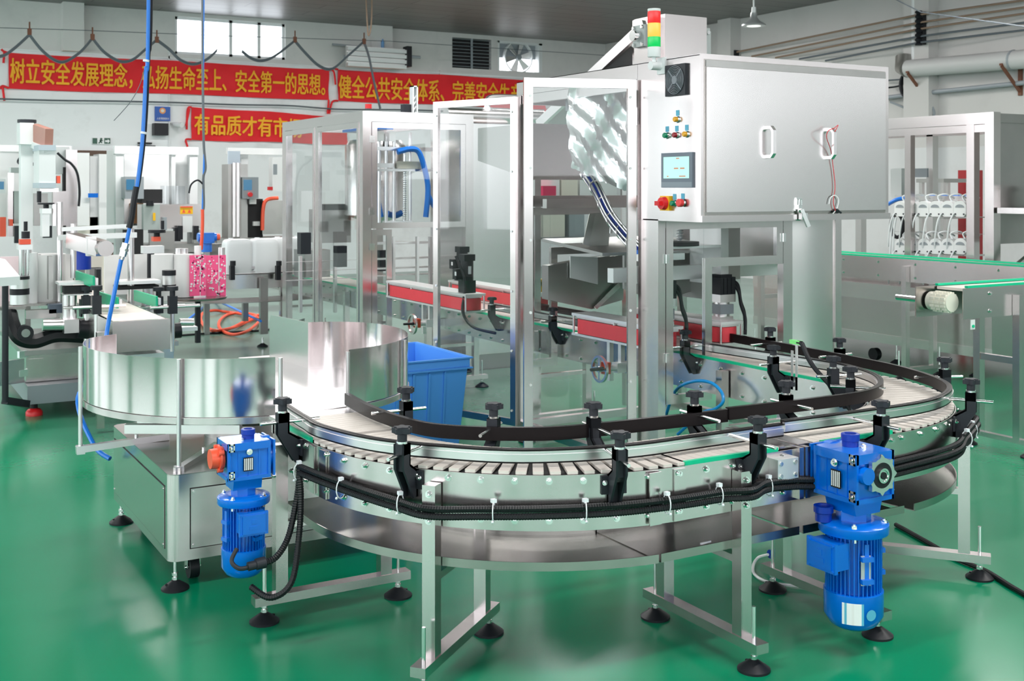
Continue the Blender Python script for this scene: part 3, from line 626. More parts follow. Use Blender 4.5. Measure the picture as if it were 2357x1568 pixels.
gr_ = spl([(1.958, 4.865, 0), (2.09, 4.905, 0), (2.22, 4.98, 0), (2.36, 5.12, 0), (2.455, 5.32, 0), (2.485, 5.50, 0), (2.465, 5.70, 0), (2.39, 5.84, 0), (2.28, 5.92, 0), (2.162, 5.955, 0)], 8)
part(RT, 'curved_guard', guard(gr_), GUARDM)
m = MB(); m.add([(2.162, 5.955, .715), (2.118, 6.48, .715), (2.118, 6.48, .93), (2.12, 6.45, .96), (2.162, 5.955, .965), (2.166, 5.956, .715), (2.122, 6.481, .715), (2.122, 6.481, .93), (2.124, 6.451, .96), (2.166, 5.956, .965)],
  [(0, 1, 2, 3, 4), (9, 8, 7, 6, 5), (0, 5, 6, 1), (1, 6, 7, 2), (2, 7, 8, 3), (3, 8, 9, 4), (4, 9, 5, 0)]); part(RT, 'infeed_guide', m, SHEET)
m = MB(); m.box(1.955, 6.0, .70, 2.35, 6.55, .713); part(RT, 'transfer_deck', m, SHEET)
for (a, zb) in ((180, .48), (231, .48), (262, .48), (285, .48), (318, .48)):
    x, y = onarc(TC, TRd+.022, a); m = MB(); m.cyl((x, y, zb), (x, y, .965), .0095, n=14)
    dx, dy = cos(radians(a)), sin(radians(a)); m.bar((x+.02*dx, y+.02*dy, zb+.012), (x-.40*dx, y-.40*dy, zb+.03), .032, .03); m.cyl((x-.25*dx, y-.25*dy, zb+.03), (x-.25*dx, y-.25*dy, zb+.055), .008)
    m.box(x-.018, y-.018, zb-.008, x+.018, y+.018, zb+.03); part(RT, 'guard_post', m, ALU)
m = MB(); m.bar((1.10, 5.42, .60), (1.55, 5.15, .60), .05, .04); m.bar((1.15, 5.40, .645), (1.5, 5.2, .645), .04, .04); part(RT, 'support_arm', m, ALU)
# ================= capping machine
X0, X1, YC, YFM, YBM, ZT = 3.876, 5.276, 4.733, 5.10, 6.65, 2.396
CM = thing('capping_machine', 'tall stainless capping machine with grey control panel, beacon and two open glazed doors', 'machine', (4.5, 5.8, 0))
for (x, y, z1) in ((X0, YBM-.05, ZT-.09), (X1-.05, YBM-.05, ZT-.09), (X1-.05, YFM, 1.513)):
    part(CM, 'post', MB().box(x, y, .09, x+.05, y+.05, z1), STEELH)
m = MB(); m.box(X0, YFM, .09, X0+.05, YFM+.14, 1.52); m.box(X0, YFM+.14, .09, X0+.03, YFM+.185, 1.512); part(CM, 'post', m, STEELH)
part(CM, 'post', MB().box(4.80, YFM, .09, 4.872, YFM+.05, 1.52), STEELH)
m = MB(); m.box(X0, YFM+.05, .09, X0+.05, YBM-.05, .14); part(CM, 'sill_rail', m, STEEL)
part(CM, 'sill_rail', MB().box(X0+.05, YBM-.05, .09, X1-.05, YBM, .14), STEEL)
part(CM, 'sill_rail', MB().box(X1-.05, YFM+.05, .09, X1, YBM-.05, .14), STEEL)
part(CM, 'sill_rail', MB().box(X0+.05, YFM, .09, 4.12, YFM+.05, .14), STEEL)
for x, y in ((X0+.05, YFM+.05), (X0+.05, YBM-.05), (X1-.05, YBM-.05), (X1-.05, YFM+.05)): put(spec('levelling_foot', foot(0, .1), [BLK, CHROME]), TR(x, y), CM)
# hood: roof and upper skirts
m = MB(); m.box(X0, YC+.01, ZT-.004, X1, YBM, ZT); m.box(X0, 5.29, 2.31, X0+.004, YBM, ZT); m.box(X1-.004, 5.29, 1.2, X1, YBM, ZT); m.box(X0+.004, YBM-.004, 2.31, X1, YBM, ZT); part(CM, 'roof_hood', m, STEELH)
m = MB(); m.box(X0+.004, YBM-.05, 2.25, X1-.05, YBM-.005, 2.31); m.box(X0+.01, YFM+.19, 2.25, X0+.05, YBM-.05, 2.31); part(CM, 'top_rail', m, STEEL)
# control cabinet
m = MB(); m.box(X0, YC, 1.513, X1, 5.292, ZT+.004); part(CM, 'control_cabinet', m, STEELH)
m = MB(); m.box(X0+.028, YC-.004, 1.548, X1-.03, YC, 1.566); m.box(X0+.028, YC-.004, 2.366, X1-.03, YC, 2.372); m.box(X0+.022, YC-.004, 1.548, X0+.028, YC, 2.372); m.box(X1-.034, YC-.006, 1.56, X1-.03, YC, 2.34); part(CM, 'door_seal', m, TRAYM)
part(CM, 'header_strip', MB().box(X0+.03, YC-.007, 2.332, X1-.03, YC, 2.366), STEELD)
m = MB(); m.box(X0+.03, YC-.012, 1.566, X1-.036, YC, 2.33); cdoor = part(CM, 'cabinet_door', m, SHEET)
m = MB(); m.box(X0-.002, YC-.014, 1.513, X1+.002, YC, 1.547); part(CM, 'cabinet_lip', m, STEEL)
def pull(px):
    p = aty(px, 330, YC-.012); m = MB(); z0, z1 = 1.855, 2.03
    yq = YC-.012; m.prism([(yq, z0), (yq-.03, z0), (yq-.052, z0+.024), (yq-.052, z1-.024), (yq-.03, z1), (yq, z1), (yq, z1-.018), (yq-.026, z1-.018), (yq-.036, z1-.03), (yq-.036, z0+.03), (yq-.026, z0+.018), (yq, z0+.018)], p.x-.011, p.x+.011, 'yz'); put(spec('pull_handle', m, ALU), None, cdoor)
pull(1768); pull(1907)
p = aty(1838, 490, YC-.014); m = MB(); m.box(p.x-.02, YC-.02, 1.575, p.x+.02, YC-.012, 1.64); m.box(p.x-.012, YC-.03, 1.56, p.x+.012, YC-.02, 1.60); m.tube([(p.x-.01, YC-.03, 1.60), (p.x-.008, YC-.03, 1.63), (p.x+.008, YC-.03, 1.63), (p.x+.01, YC-.03, 1.60)], .003)
m.bar((p.x+.005, YC-.03, 1.575), (p.x+.04, YC-.05, 1.48), .03, .02); m.box(p.x-.005, YC-.045, 1.52, p.x+.04, YC-.02, 1.555); part(CM, 'toggle_latch', m, CHROME)
q = lambda px, py, d=.02: tuple(aty(px, py, YC-.012-d))
m = MB(); m.tube(spl([q(1921, 295, .06), q(1906, 302, .06), q(1903, 318, .05), q(1912, 345, .02), q(1917, 380, .01), q(1922, 430, .01), q(1918, 465, .01), q(1924, 488, .012)], 6), .0022, 6); m.tube(spl([q(1918, 297, .06), q(1929, 288, .06), q(1925, 297, .06), q(1921, 303, .06)], 6), .002, 6)
solo('red_string', m, RED, 'thin red string tied round the second cabinet handle, hanging over the door', 'string')
m = MB(); m.tube(spl([q(1908, 470, .01), q(1912, 455, .01), q(1922, 450, .01), q(1930, 460, .01), q(1926, 480, .01), q(1917, 492, .01)], 6), .003, 6); m.m = 1; m.cyl(q(1925, 484, .005), q(1928, 487, .02), .012); m.cyl(q(1930, 486, .01), q(1936, 490, .01), .006)
solo('key_tag', m, [WHT, DGREY], 'white loop and black key hanging at the foot of the cabinet door', 'key')
# controls on the end face (facing -X)
def face(px0, py0, px1, py1, d, mb, x=X0):
    a, b = atx(px0, py0, x), atx(px1, py1, x); z0, z1 = sorted((a.z, b.z)); y0, y1 = sorted((a.y, b.y)); mb.box(x-d, y0, z0, x, y1, z1); return y0, y1, z0, z1
m = MB(); y0, y1, z0, z1 = face(1537, 152, 1583, 218, .018, m); yc_, zc_ = (y0+y1)/2, (z0+z1)/2; R = min(y1-y0, z1-z0)/2*.93
ff = part(CM, 'fan_filter', m, DGREY)
m = MB()
for k in range(7): m.tube([(X0-.0215, yc_+R*(.3+.11*k)*cos(2*pi*j/32), zc_+R*(.3+.11*k)*sin(2*pi*j/32)) for j in range(33)], .0022, 5, False)
for k in range(4):
    a = pi/4+k*pi/2; m.bar((X0-.0215, yc_+.02*cos(a), zc_+.02*sin(a)), (X0-.0215, yc_+R*cos(a), zc_+R*sin(a)), .004, .006)
m.cyl((X0-.018, yc_, zc_), (X0-.025, yc_, zc_), R*.27, n=20); m2 = MB(); m2.cyl((X0-.018, yc_, zc_), (X0-.0185, yc_, zc_), R, n=32)
put(spec('finger_guard', m, mat('guard_grey', (.20, .22, .25), .4)), None, ff); put(spec('fan_well', m2, DARK), None, ff)
m = MB(); y0, y1, z0, z1 = face(1526, 353, 1597, 432, .012, m); hm = part(CM, 'touch_screen', m, mat('slate_bezel', (.16, .19, .24), .4))
m = MB(); m.box(X0-.0135, y0+.025, z0+.05, X0-.012, y1-.022, z1-.022); m.m = 1
for yy, zz in ((.5, .55), (.3, .55)): m.box(X0-.0142, y0+(y1-y0)*(yy-.07), z0+(z1-z0)*(zz-.02), X0-.0135, y0+(y1-y0)*(yy+.07), z0+(z1-z0)*(zz+.02))
m.box(X0-.0142, y0+(y1-y0)*.2, z0+.058, X0-.0135, y0+(y1-y0)*.4, z0+.064); m.box(X0-.0142, y0+(y1-y0)*.4, z1-.034, X0-.0135, y0+(y1-y0)*.5, z1-.028); m.box(X0-.0142, y0+(y1-y0)*.75, z0+.058, X0-.0135, y0+(y1-y0)*.8, z0+.064)
put(spec('display', m, [SCRN, mat('red_screen_text', (.8, .3, .2), .5)]), None, hm)
put(spec('screen_strip', MB().box(X0-.0128, y0+.002, z0+.003, X0-.012, y1-.002, z0+.03), mat('slate_strip', (.25, .29, .34), .4)), None, hm)
def button(px, py, M_, lab, r=.0145, d=.022, plate_=True):
    p = atx(px, py, X0); m = MB(); m.lathe([(.019, 0), (.019, .004), (.0165, .009)], n=20); m.m = 1; m.lathe([(r, .009), (r, d), (r*.8, d+.004)], n=20)
    m.v = [(p.x-v[2], p.y+v[0], p.z+v[1]) for v in m.v]; m.f = [f[::-1] for f in m.f]
    b = part(CM, 'push_button', m, [CHROME, M_], lab)
    if plate_: n = MB(); n.box(X0-.0015, p.y-.014, p.z+.02, X0, p.y+.014, p.z+.05); put(spec('legend_plate', n, LBLU), None, b)
GB = mat('green_button', (0, .25, .12), .3); RB = mat('dark_red_button', (.3, .01, .02), .3); AB = mat('amber_button', (.8, .38, .02), .3)
button(1560, 275, AB, 'amber button'); button(1536, 312, GB, 'green button'); button(1558, 311, RB, 'dark red button'); button(1581, 309, AB, 'amber button')
button(1553, 468, GB, 'green button'); button(1572, 467, mat('red_mushroom', (.85, .06, .06), .35), 'red emergency stop', .022, .03)
p = atx(1536, 468, X0); m = MB(); m.box(X0-.02, p.y-.04, p.z-.04, X0, p.y+.04, p.z+.04); sw = part(CM, 'isolator_switch', m, YEL, 'yellow isolator switch')
m = MB(); m.cyl((X0-.02, p.y, p.z), (X0-.045, p.y, p.z), .036, .032, n=24); m.box(X0-.065, p.y-.01, p.z-.012, X0-.045, p.y+.03, p.z+.012); put(spec('rotary_knob', m, RED), None, sw)
# beacon
bp = atx(1525, 152, X0); m = MB(); m.box(X0-.012, bp.y-.035, bp.z-.045, X0, bp.y+.035, bp.z+.045); m.cyl((X0-.012, bp.y+.01, bp.z), (X0-.075, bp.y+.01, bp.z), .024); m.cyl((X0-.05, bp.y+.01, bp.z), (X0-.05, bp.y+.01, 2.42), .011); bc = part(CM, 'beacon_bracket', m, OFFW)
z = 2.41
for h, M_, lb in ((.055, OFFW, None), (.055, mat('beacon_green', (.0, .5, .1), .25, emit=((0, .5, .1), .25)), 'green beacon lens'), (.075, mat('beacon_amber', (.9, .5, .08), .25, emit=((.9, .5, .08), .25)), 'amber beacon lens'), (.065, mat('beacon_red', (.8, .02, .02), .25, emit=((.8, .02, .02), .2)), 'red beacon lens'), (.014, OFFW, None)):
    m = MB(); m.lathe([(.034, z), (.036, z+.004), (.036, z+h-.002), (.034, z+h)], (X0-.05, bp.y+.01, 0), 24); put(spec('beacon_lens' if lb else 'beacon_collar', m, M_, label=lb), None, bc); z += h
# doors
def door(C, name, hx, hy, fx, fy, z0, z1, w=.05, notch=None, t=.028, hinges=(.3, 1.2, 2.1)):
    d = Vector((fx-hx, fy-hy, 0)); L = d.length; ang = atan2(d.y, d.x); T = TR(hx, hy, 0, ang)
    m = MB()
    for a, b, c, e in ((0, w, z0, z1), (L-w, L, z0, z1)): m.box(a, -t/2, c, b, t/2, e)
    m.box(w, -t/2, z1-w, L-w, t/2, z1); m.box(w, -t/2, z0, L-w, t/2, z0+w)
    o = put(spec(name, m, STEELH), T, C)
    g = MB(); g.box(w-.01, -.003, z0+w-.01, L-w+.01, .003, z1-w+.01); put(spec('door_pane', g, GLASS), None, o, False)
    for hz in hinges:
        n = MB(); n.cyl((-.012, -t/2-.006, hz-.05), (-.012, -t/2-.006, hz+.05), .008); n.box(-.03, -t/2-.004, hz-.045, .02, -t/2, hz+.045); put(spec('hinge', n, CHROME), None, o, False)
    for k in range(6):
        hz = z0+.1+k*(z1-z0-.2)/5
        for u in (w-.014, L-w+.014):
            n = MB()
            n.cyl((u, -t/2-.005, hz), (u, t/2+.005, hz), .008, n=10); put(spec('glazing_stud', n, WHT), None, o, False)
    return o
door(CM, 'open_door', X0-.012, 5.292, 3.25, 5.50, .10, 2.305)
door(CM, 'open_door', X0-.012, 6.63, 3.606, 7.345, .105, 2.30, .045)
def ldoor(C, y, x0, xs, x1, z0, zs, z1, w=.05, t=.028, sgn=-1):
    pts = [(x0, z0), (xs, z0), (xs, zs), (x1, zs), (x1, z1), (x0, z1)]
    m = MB(); ys = (y-t/2, y+t/2)
    B = lambda a, b, c, d: m.box(a, ys[0], b, c, ys[1], d)
    B(x0, z0, x0+w, z1); B(x0+w, z0, xs, z0+w); B(xs-w, z0+w, xs, zs); B(xs-w, zs, x1, zs+w); B(x1-w, zs+w, x1, z1); B(x0+w, z1-w, x1-w, z1)
    o = put(spec('notched_door', m, STEELH), None, C)
    g = MB(); g.box(x0+w, y-.003, z0+w, xs-w, y+.003, z1-w); g.box(xs-w, y-.003, zs+w, x1-w, y+.003, z1-w); put(spec('door_pane', g, GLASS), None, o)
    for hx, hz in ((x0, 1.3), (x0, .75), (x1, 1.40)):
        n = MB(); n.box(hx-.02, ys[0]-.004, hz-.025, hx+.02, ys[0], hz+.025); n.cyl((hx, ys[0]-.005, hz-.025), (hx, ys[0]-.005, hz+.025), .006); put(spec('hinge', n, CHROME), None, o)
    return o
xs1 = aty(1639, 700, YFM).x
ldoor(CM, YFM+.014, X0+.055, xs1, 4.797, .49, 1.245, 1.512)
ldoor(CM, YBM-.03, X0+.06, 4.17, 4.60, .49, 1.24, 1.56); part(CM, 'cross_beam', MB().box(X0+.05, YBM-.05, 1.565, X1-.05, YBM-.005, 1.64), STEEL)
m = MB(); m.sweep([(4.873+.362*k/16, YFM+.012-.02*sin(pi*k/16)) for k in range(17)], [(-.004, .28), (0, .28), (0, 1.512), (-.004, 1.512)]); part(CM, 'front_panel', m, SHEET)
m = MB(); m.box(X0+.05, YFM+.005, 1.47, 4.80, YFM+.05, 1.513); part(CM, 'lintel_bar', m, STEELD)
# interior of the capper
m = MB(); a = aty(1549, 616, 5.62); m.box(X0+.05, 5.60, 1.13, X1-.05, 5.66, 1.215); part(CM, 'cross_beam', m, ALUW)
m = MB(); m.box(X0+.05, 6.35, 1.56, X1-.05, 6.40, 1.62); part(CM, 'cross_beam', m, STEEL)
m = MB(); m.box(4.2, 5.45, 1.33, 4.62, 5.75, 1.345); m.m = 1; m.cyl((4.35, 5.5, 1.345), (4.35, 5.5, 1.37), .11, n=24); m.m = 0; m.box(4.05, 5.5, 1.26, 4.38, 5.62, 1.30); m.box(4.62, 5.45, 1.1, 4.68, 5.75, 1.5); m.m = 2
m.cyl((4.42, 5.6, 1.345), (4.42, 5.6, 1.56), .012); 
for k in range(9): m.lathe([(.014, 1.36+k*.017), (.026, 1.365+k*.017), (.014, 1.37+k*.017)], (4.42, 5.6, 0), 12)
m.m = 3; m.cyl((4.10, 5.55, 1.30), (4.10, 5.55, 1.325), .05); m.cyl((4.24, 5.55, 1.30), (4.24, 5.55, 1.325), .05); part(CM, 'capping_head', m, [ALUW, DARK, WHT, BLUE])
m = MB(); m.box(4.70, 5.55, 1.12, 4.86, 5.7, 1.52); part(CM, 'head_column', m, STEELD)
# sorting hopper deck and falling chute seen through the open door
m = MB(); m.add([(3.95, 6.45, 1.36), (4.95, 6.45, 1.36), (4.95, 5.75, 1.30), (3.95, 5.75, 1.30), (3.95, 6.45, 1.34), (4.95, 6.45, 1.34), (4.95, 5.75, 1.28), (3.95, 5.75, 1.28)], [(0, 3, 2, 1), (4, 5, 6, 7), (0, 1, 5, 4), (1, 2, 6, 5), (2, 3, 7, 6), (3, 0, 4, 7)])
m.box(4.75, 5.75, .98, 4.755, 6.5, 1.35); m.add([(4.22, 5.9, 1.28), (4.75, 5.9, 1.28), (4.75, 5.9, 1.02), (4.5, 5.9, .96), (4.22, 5.9, 1.06), (4.22, 5.92, 1.28), (4.75, 5.92, 1.28), (4.75, 5.92, 1.02), (4.5, 5.92, .96), (4.22, 5.92, 1.06)], [(0, 4, 3, 2, 1), (5, 6, 7, 8, 9), (0, 1, 6, 5), (1, 2, 7, 6), (2, 3, 8, 7), (3, 4, 9, 8), (4, 0, 5, 9)])
part(CM, 'sorting_hopper', m, STEELD)
def poly(m, L, y, dy=.01):
    a = [aty(px, py, y) for px, py in L]; n = len(a); t = Vector((0, dy, 0)); return m.add(a+[q+t for q in a], [tuple(range(n-1, -1, -1)), tuple(range(n, 2*n))]+[(i, (i+1) % n, n+(i+1) % n, n+i) for i in range(n)])
part(CM, 'hopper_trough', poly(MB(), [(1262, 612), (1376, 592), (1435, 588), (1435, 690), (1362, 712), (1262, 690)], 6.42, .08), STEELD)
part(CM, 'white_plate', poly(MB(), [(1313, 590), (1376, 592), (1376, 655), (1313, 640)], 6.40), WHT)
part(CM, 'trough_brace', poly(MB(), [(1368, 706), (1424, 650), (1429, 661), (1374, 712)], 6.39), STEEL)
def plate4(m, P, t=(0, .004, 0)):
    t = Vector(t); P = [Vector(p) for p in P]; n = len(P); m.add(P+[p+t for p in P], [tuple(range(n)), tuple(range(2*n-1, n-1, -1))]+[(i, n+i, n+(i+1) % n, (i+1) % n) for i in range(n)])
m = MB(); plate4(m, [aty(1357, 492, 6.0), aty(1371, 490, 6.0), aty(1356, 566, 6.0), aty(1342, 562, 6.0)]); plate4(m, [aty(1370, 490, 6.05), aty(1406, 490, 6.05), aty(1400, 578, 6.05), aty(1356, 566, 6.05)]); part(CM, 'chute_side', m, TRAYM)
# cap chute: bundle of stainless wires with hoops
c0 = [aty(1345, 395, 5.95), aty(1375, 440, 5.8), aty(1405, 500, 5.7), aty(1440, 545, 5.62), aty(1475, 585, 5.55), aty(1500, 640, 5.5)]
P = spl(c0, 8); m = MB()
for k in range(7):
    a = 2*pi*k/7; m.tube([p+Vector((.035*cos(a), 0, .035*sin(a))) for p in P], .006, 6)
for i in range(2, len(P), 5): m.tube([P[i]+Vector((.043*cos(2*pi*j/14), .01*sin(2*pi*j/14), .043*sin(2*pi*j/14))) for j in range(15)], .005, 6, False)
part(CM, 'cap_chute', m, ALU)
m = MB(); m.tube(P, .02, 8); part(CM, 'cap_column', m, BLUED, 'blue caps queued in the chute')
# clear protective film hanging behind the door
pts = []; N, Mv = 26, 24
A, B_, C_, D_ = aty(1312, 200, 5.95), aty(1446, 196, 5.75), aty(1446, 445, 5.72), aty(1310, 388, 5.92)
m = MB(); vs = []
for i in range(N+1):
    for j in range(Mv+1):
        u, v = i/N, j/Mv; p = (A*(1-u)+B_*u)*(1-v)+(D_*(1-u)+C_*u)*v
        vs.append(p+Vector((0, .022*sin(u*7+v*5)+.014*sin(v*19-u*13)+.012*random.random(), .01*random.random())))
m.add(vs, [(i*(Mv+1)+j, (i+1)*(Mv+1)+j, (i+1)*(Mv+1)+j+1, i*(Mv+1)+j+1) for i in range(N) for j in range(Mv)])
solo('plastic_film', m, mat('bright_film', (.93, .94, .95), .22, .55), 'crumpled bright plastic film hanging inside the capper behind the open door', 'plastic sheet')
# safety switch
a = aty(1309, 213, 6.3); m = MB(); m.box(a.x-.02, 6.28, a.z-.02, a.x+.02, 6.32, a.z+.03); m.m = 1; m.box(a.x-.015, 6.285, a.z-.12, a.x+.015, 6.315, a.z-.02); m.m = 2; m.cyl((a.x, 6.3, a.z-.2), (a.x, 6.3, a.z-.12), .008); part(CM, 'limit_switch', m, [RED, GREY, BLK])
# cap elevator over the roof
EL = thing('cap_elevator', 'inclined cap elevator whose boxed head stands on the roof of the capper', 'elevator', (4.6, 6.1, ZT))
m = MB(); m.box(4.50, 5.85, 2.40, 4.84, 6.2, 2.80); part(EL, 'elevator_head', m, STEELH)
m = MB(); m.box(4.44, 5.92, 2.40, 4.50, 6.1, 2.79); m.m = 1; m.box(4.41, 5.95, 2.60, 4.44, 6.07, 2.74); m.m = 2; m.cyl((4.36, 6.01, 2.67), (4.44, 6.01, 2.67), .035)
for y in (5.965, 6.055):
    for zz in (2.615, 2.725): m.cyl((4.395, y, zz), (4.41, y, zz), .012, n=6)
part(EL, 'flange_bearing', m, [STEEL, TANK, CHROME])
m = MB(); m.box(4.86, 5.95, 2.42, 4.95, 6.12, 2.75)
for k in range(8): m.box(4.952, 5.955+k*.02, 2.44, 4.962, 5.962+k*.02, 2.73)
m.m = 1
for y in (5.95, 6.1):
    for zz in (2.5, 2.72): m.cyl((4.93, y-.006, zz), (4.93, y-.012, zz), .012)
part(EL, 'drive_motor', m, [TANK, CHROME])
for x in (4.44, 4.80): part(EL, 'side_rail', MB().bar((x, 5.98, 2.74), (x, 7.3, 2.16), .03, .07), ALU)
m = MB(); m.bar((4.62, 6.0, 2.72), (4.62, 7.3, 2.15), .3, .03)
for k in range(12): m.box(4.5, 6.0+k*.1, 2.75-k*.044, 4.74, 6.02+k*.1, 2.8-k*.044)
part(EL, 'flighted_belt', m, WHT)
m = MB(); m.box(4.25, 5.8, 2.40, 4.46, 6.5, 2.46); part(EL, 'chute_plate', m, STEELD)
m = MB(); plate4(m, [(4.2, 7.0, 1.75), (5.2, 7.0, 1.75), (5.2, 7.0, 2.15), (4.2, 7.0, 2.15)]); plate4(m, [(4.2, 7.0, 2.15), (4.2, 7.8, 2.15), (4.2, 7.8, 1.9), (4.2, 7.0, 1.75)], (.004, 0, 0)); m.bar((4.3, 7.1, .05), (4.3, 7.1, 1.8), .05, .05); m.bar((5.1, 7.1, .05), (5.1, 7.1, 1.8), .05, .05); plate4(m, [(5.2, 7.0, 2.15), (5.2, 7.8, 2.15), (5.2, 7.8, 1.9), (5.2, 7.0, 1.75)], (.004, 0, 0))
part(EL, 'cap_hopper', m, STEEL)
# ---- bottle gripper belts beside the main conveyor
def gripper(x0, x1, y0, y1, side, label, motor_y, servo):
    G = thing('side_grip_unit', label, 'grip belt', ((x0+x1)/2, (y0+y1)/2, 0)); xm = (x0+x1)/2
    m = MB(); m.box(x0, y0, .868, x1, y1, .885); m.box(x0+.02, y0+.02, .852, x1-.02, y1-.02, .868); part(G, 'top_plate', m, ALUW)
    m = MB(); m.box(x0, y0, .742, x1, y1, .756); part(G, 'bottom_plate', m, ALUW)
    m = MB(); r = (x1-x0)/2-.012; pl = arc((xm, y0+r+.02), r, 180, 360, 14)+arc((xm, y1-r-.02), r, 0, 180, 14); m.sweep(pl, [(0, .76), (.012, .76), (.012, .85), (0, .85)], True); part(G, 'grip_belt', m, PAD)
    m = MB(); m.prism([(xm+(a-xm)*.93, b) for a, b in pl], .762, .848); part(G, 'belt_core', m, ALUW)
    xs_ = x0+.004 if side < 0 else x1-.004
    for k in range(int((y1-y0)/.42)+1):
        y = y0+.012+k*(y1-y0-.024)/max(1, int((y1-y0)/.42)); 
        for xx in (x0+.008, x1-.008): part(G, 'spacer_post', MB().cyl((xx, y, .756), (xx, y, .868), .007), ALU)
    m = MB()
    if servo:
        m.box(xm-.05, motor_y-.05, .885, xm+.05, motor_y+.05, .91); m.cyl((xm, motor_y, .91), (xm, motor_y, .925), .05, n=20); m.m = 1; m.box(xm-.052, motor_y-.052, .925, xm+.052, motor_y+.052, .985); m.m = 0; m.cyl((xm, motor_y, .985), (xm, motor_y, .998), .05); m.box(xm-.06, motor_y-.06, .998, xm+.06, motor_y+.06, 1.045); m.m = 2; m.box(xm-.06, motor_y-.06, 1.045, xm+.06, motor_y+.06, 1.15); m.box(xm-.045, motor_y-.045, 1.15, xm+.045, motor_y+.045, 1.165)
        for t in (-.03, 0, .03): m.box(xm+t-.004, motor_y-.064, 1.05, xm+t+.004, motor_y-.06, 1.145)
        m.tube(spl([(xm+.05, motor_y-.02, 1.13), (xm+.085, motor_y-.05, 1.1), (xm+.10, motor_y-.06, 1.0), (xm+.12, motor_y-.07, .93), (xm+.11, motor_y-.09, .85), (xm+.1, motor_y-.1, .8)], 6), .011)
        m.tube(spl([(xm+.05, motor_y-.03, 1.12), (xm+.075, motor_y-.07, 1.06), (xm+.085, motor_y-.08, .98), (xm+.11, motor_y-.09, .9), (xm+.10, motor_y-.1, .83)], 6), .01)
    else:
        m.m = 2; m.box(xm-.05, motor_y-.05, .885, xm+.05, motor_y+.05, .98); m.lathe([(.05, .98), (.05, 1.13)], (xm, motor_y, 0), 20); m.box(xm-.047, motor_y-.047, 1.13, xm+.047, motor_y+.047, 1.18); m.box(xm-.11, motor_y-.03, .99, xm-.05, motor_y+.03, 1.07)
        m.tube(spl([(xm-.08, motor_y-.03, 1.1), (xm-.055, motor_y-.06, 1.0), (xm-.06, motor_y-.07, .88), (xm-.10, motor_y-.12, .75), (xm-.08, motor_y-.25, .65), (xm+.0, motor_y-.45, .62)], 6), .011)
        m.m = 3; m.box(xm-.112, motor_y-.035, 1.02, xm-.11, motor_y-.01, 1.05); m.box(xm-.015, motor_y-.052, 1.03, xm+.01, motor_y-.049, 1.09)
    part(G, 'drive_motor', m, [ALU, GREY, BLK, WHT])
    yy = y0+(y1-y0)*.45
    if side < 0:
        m = MB(); m.bar((x0-.02, yy, .60), (x1+.1, yy, .60), .06, .06); m.bar((x0+.03, yy, .57), (x0+.03, yy, .745), .03, .03); m.bar((x0+.03, yy+.12, .5), (x0+.03, yy+.12, .745), .03, .03); part(G, 'slide_mount', m, ALUW)
        m = MB(); m.sweep([( .068*cos(2*pi*k/28), .068*sin(2*pi*k/28)) for k in range(28)], [(0, -.008), (.014, -.008), (.014, .008), (0, .008)], True); m.bar((-.065, 0, 0), (.065, 0, 0), .014, .012); m.bar((0, -.065, 0), (0, .065, 0), .014, .012); m.cyl((0, 0, -.015), (0, 0, .02), .018); m.v = [(x0-.13+v[2], yy+v[0], .60+v[1]) for v in m.v]
        hw = part(G, 'hand_wheel', m, ALU)
        n = MB(); n.cyl((x0-.14, yy-.05, .61), (x0-.23, yy-.05, .61), .012, .009); put(spec('crank_grip', n, BLK), None, hw); n = MB(); n.box(x0-.115, yy-.03, .57, x0-.07, yy+.03, .64); put(spec('position_counter', n, ORNG), None, hw); n = MB(); n.cyl((x0-.07, yy, .6), (x0, yy, .6), .02); put(spec('hand_wheel_shaft', n, WHT), None, hw)
    else:
        m = MB(); m.bar((x1-.03, yy, .45), (x1-.03, yy, .745), .03, .03); m.bar((x1-.03, yy, .6), (x0-.02, yy, .6), .05, .05); part(G, 'slide_mount', m, ALUW)
gripper(4.06, 4.235, 5.33, 6.26, -1, 'red grip belt unit inside the capper, on the side of the open doors', 5.42, True)
gripper(4.545, 4.72, 5.36, 6.30, 1, 'red grip belt unit inside the capper, on the far side of the belt', 5.46, True)
gripper(4.05, 4.225, 7.72, 9.20, -1, 'long red grip belt unit with black gear motor between capper and filler', 7.86, False)
gripper(4.55, 4.725, 7.55, 9.0, 1, 'long red grip belt unit across the belt from the black gear motor', 8.9, False)
# ================= filling machine (glazed frame behind the capper)
FX0, FX1, FY0, FY1, FZ = 3.876, 4.966, 9.306, 11.44, 2.36
FM = thing('filling_machine', 'glazed stainless filling machine with blue hoses, behind the capper', 'machine', (4.4, 10.3, 0))
for x in (FX0, FX1-.08):
    for y in (FY0, FY1-.08): part(FM, 'post', MB().box(x, y, .06, x+.08, y+.08, FZ), STEELH)
ym = atx(727, 300, FX0).y
part(FM, 'post', MB().box(FX0, ym-.03, .06, FX0+.05, ym+.03, FZ-.09), STEELH)
for (a, b) in (((FX0, FY0+.08), (FX0+.05, FY1-.08)), ((FX1-.05, FY0+.08), (FX1, FY1-.08)), ((FX0+.08, FY0), (FX1-.08, FY0+.05)), ((FX0+.08, FY1-.05), (FX1-.08, FY1))):
    m = MB(); m.box(*a, FZ-.09, *b, FZ); part(FM, 'top_beam', m, STEEL)
    m = MB(); m.box(*a, .06, *b, .12); part(FM, 'sill_rail', m, STEEL)
for x, y in ((FX0+.05, FY0+.05), (FX1-.05, FY0+.05), (FX0+.05, FY1-.05), (FX1-.05, FY1-.05)): put(spec('levelling_foot', foot(0, .08), [BLK, CHROME]), TR(x, y), FM)
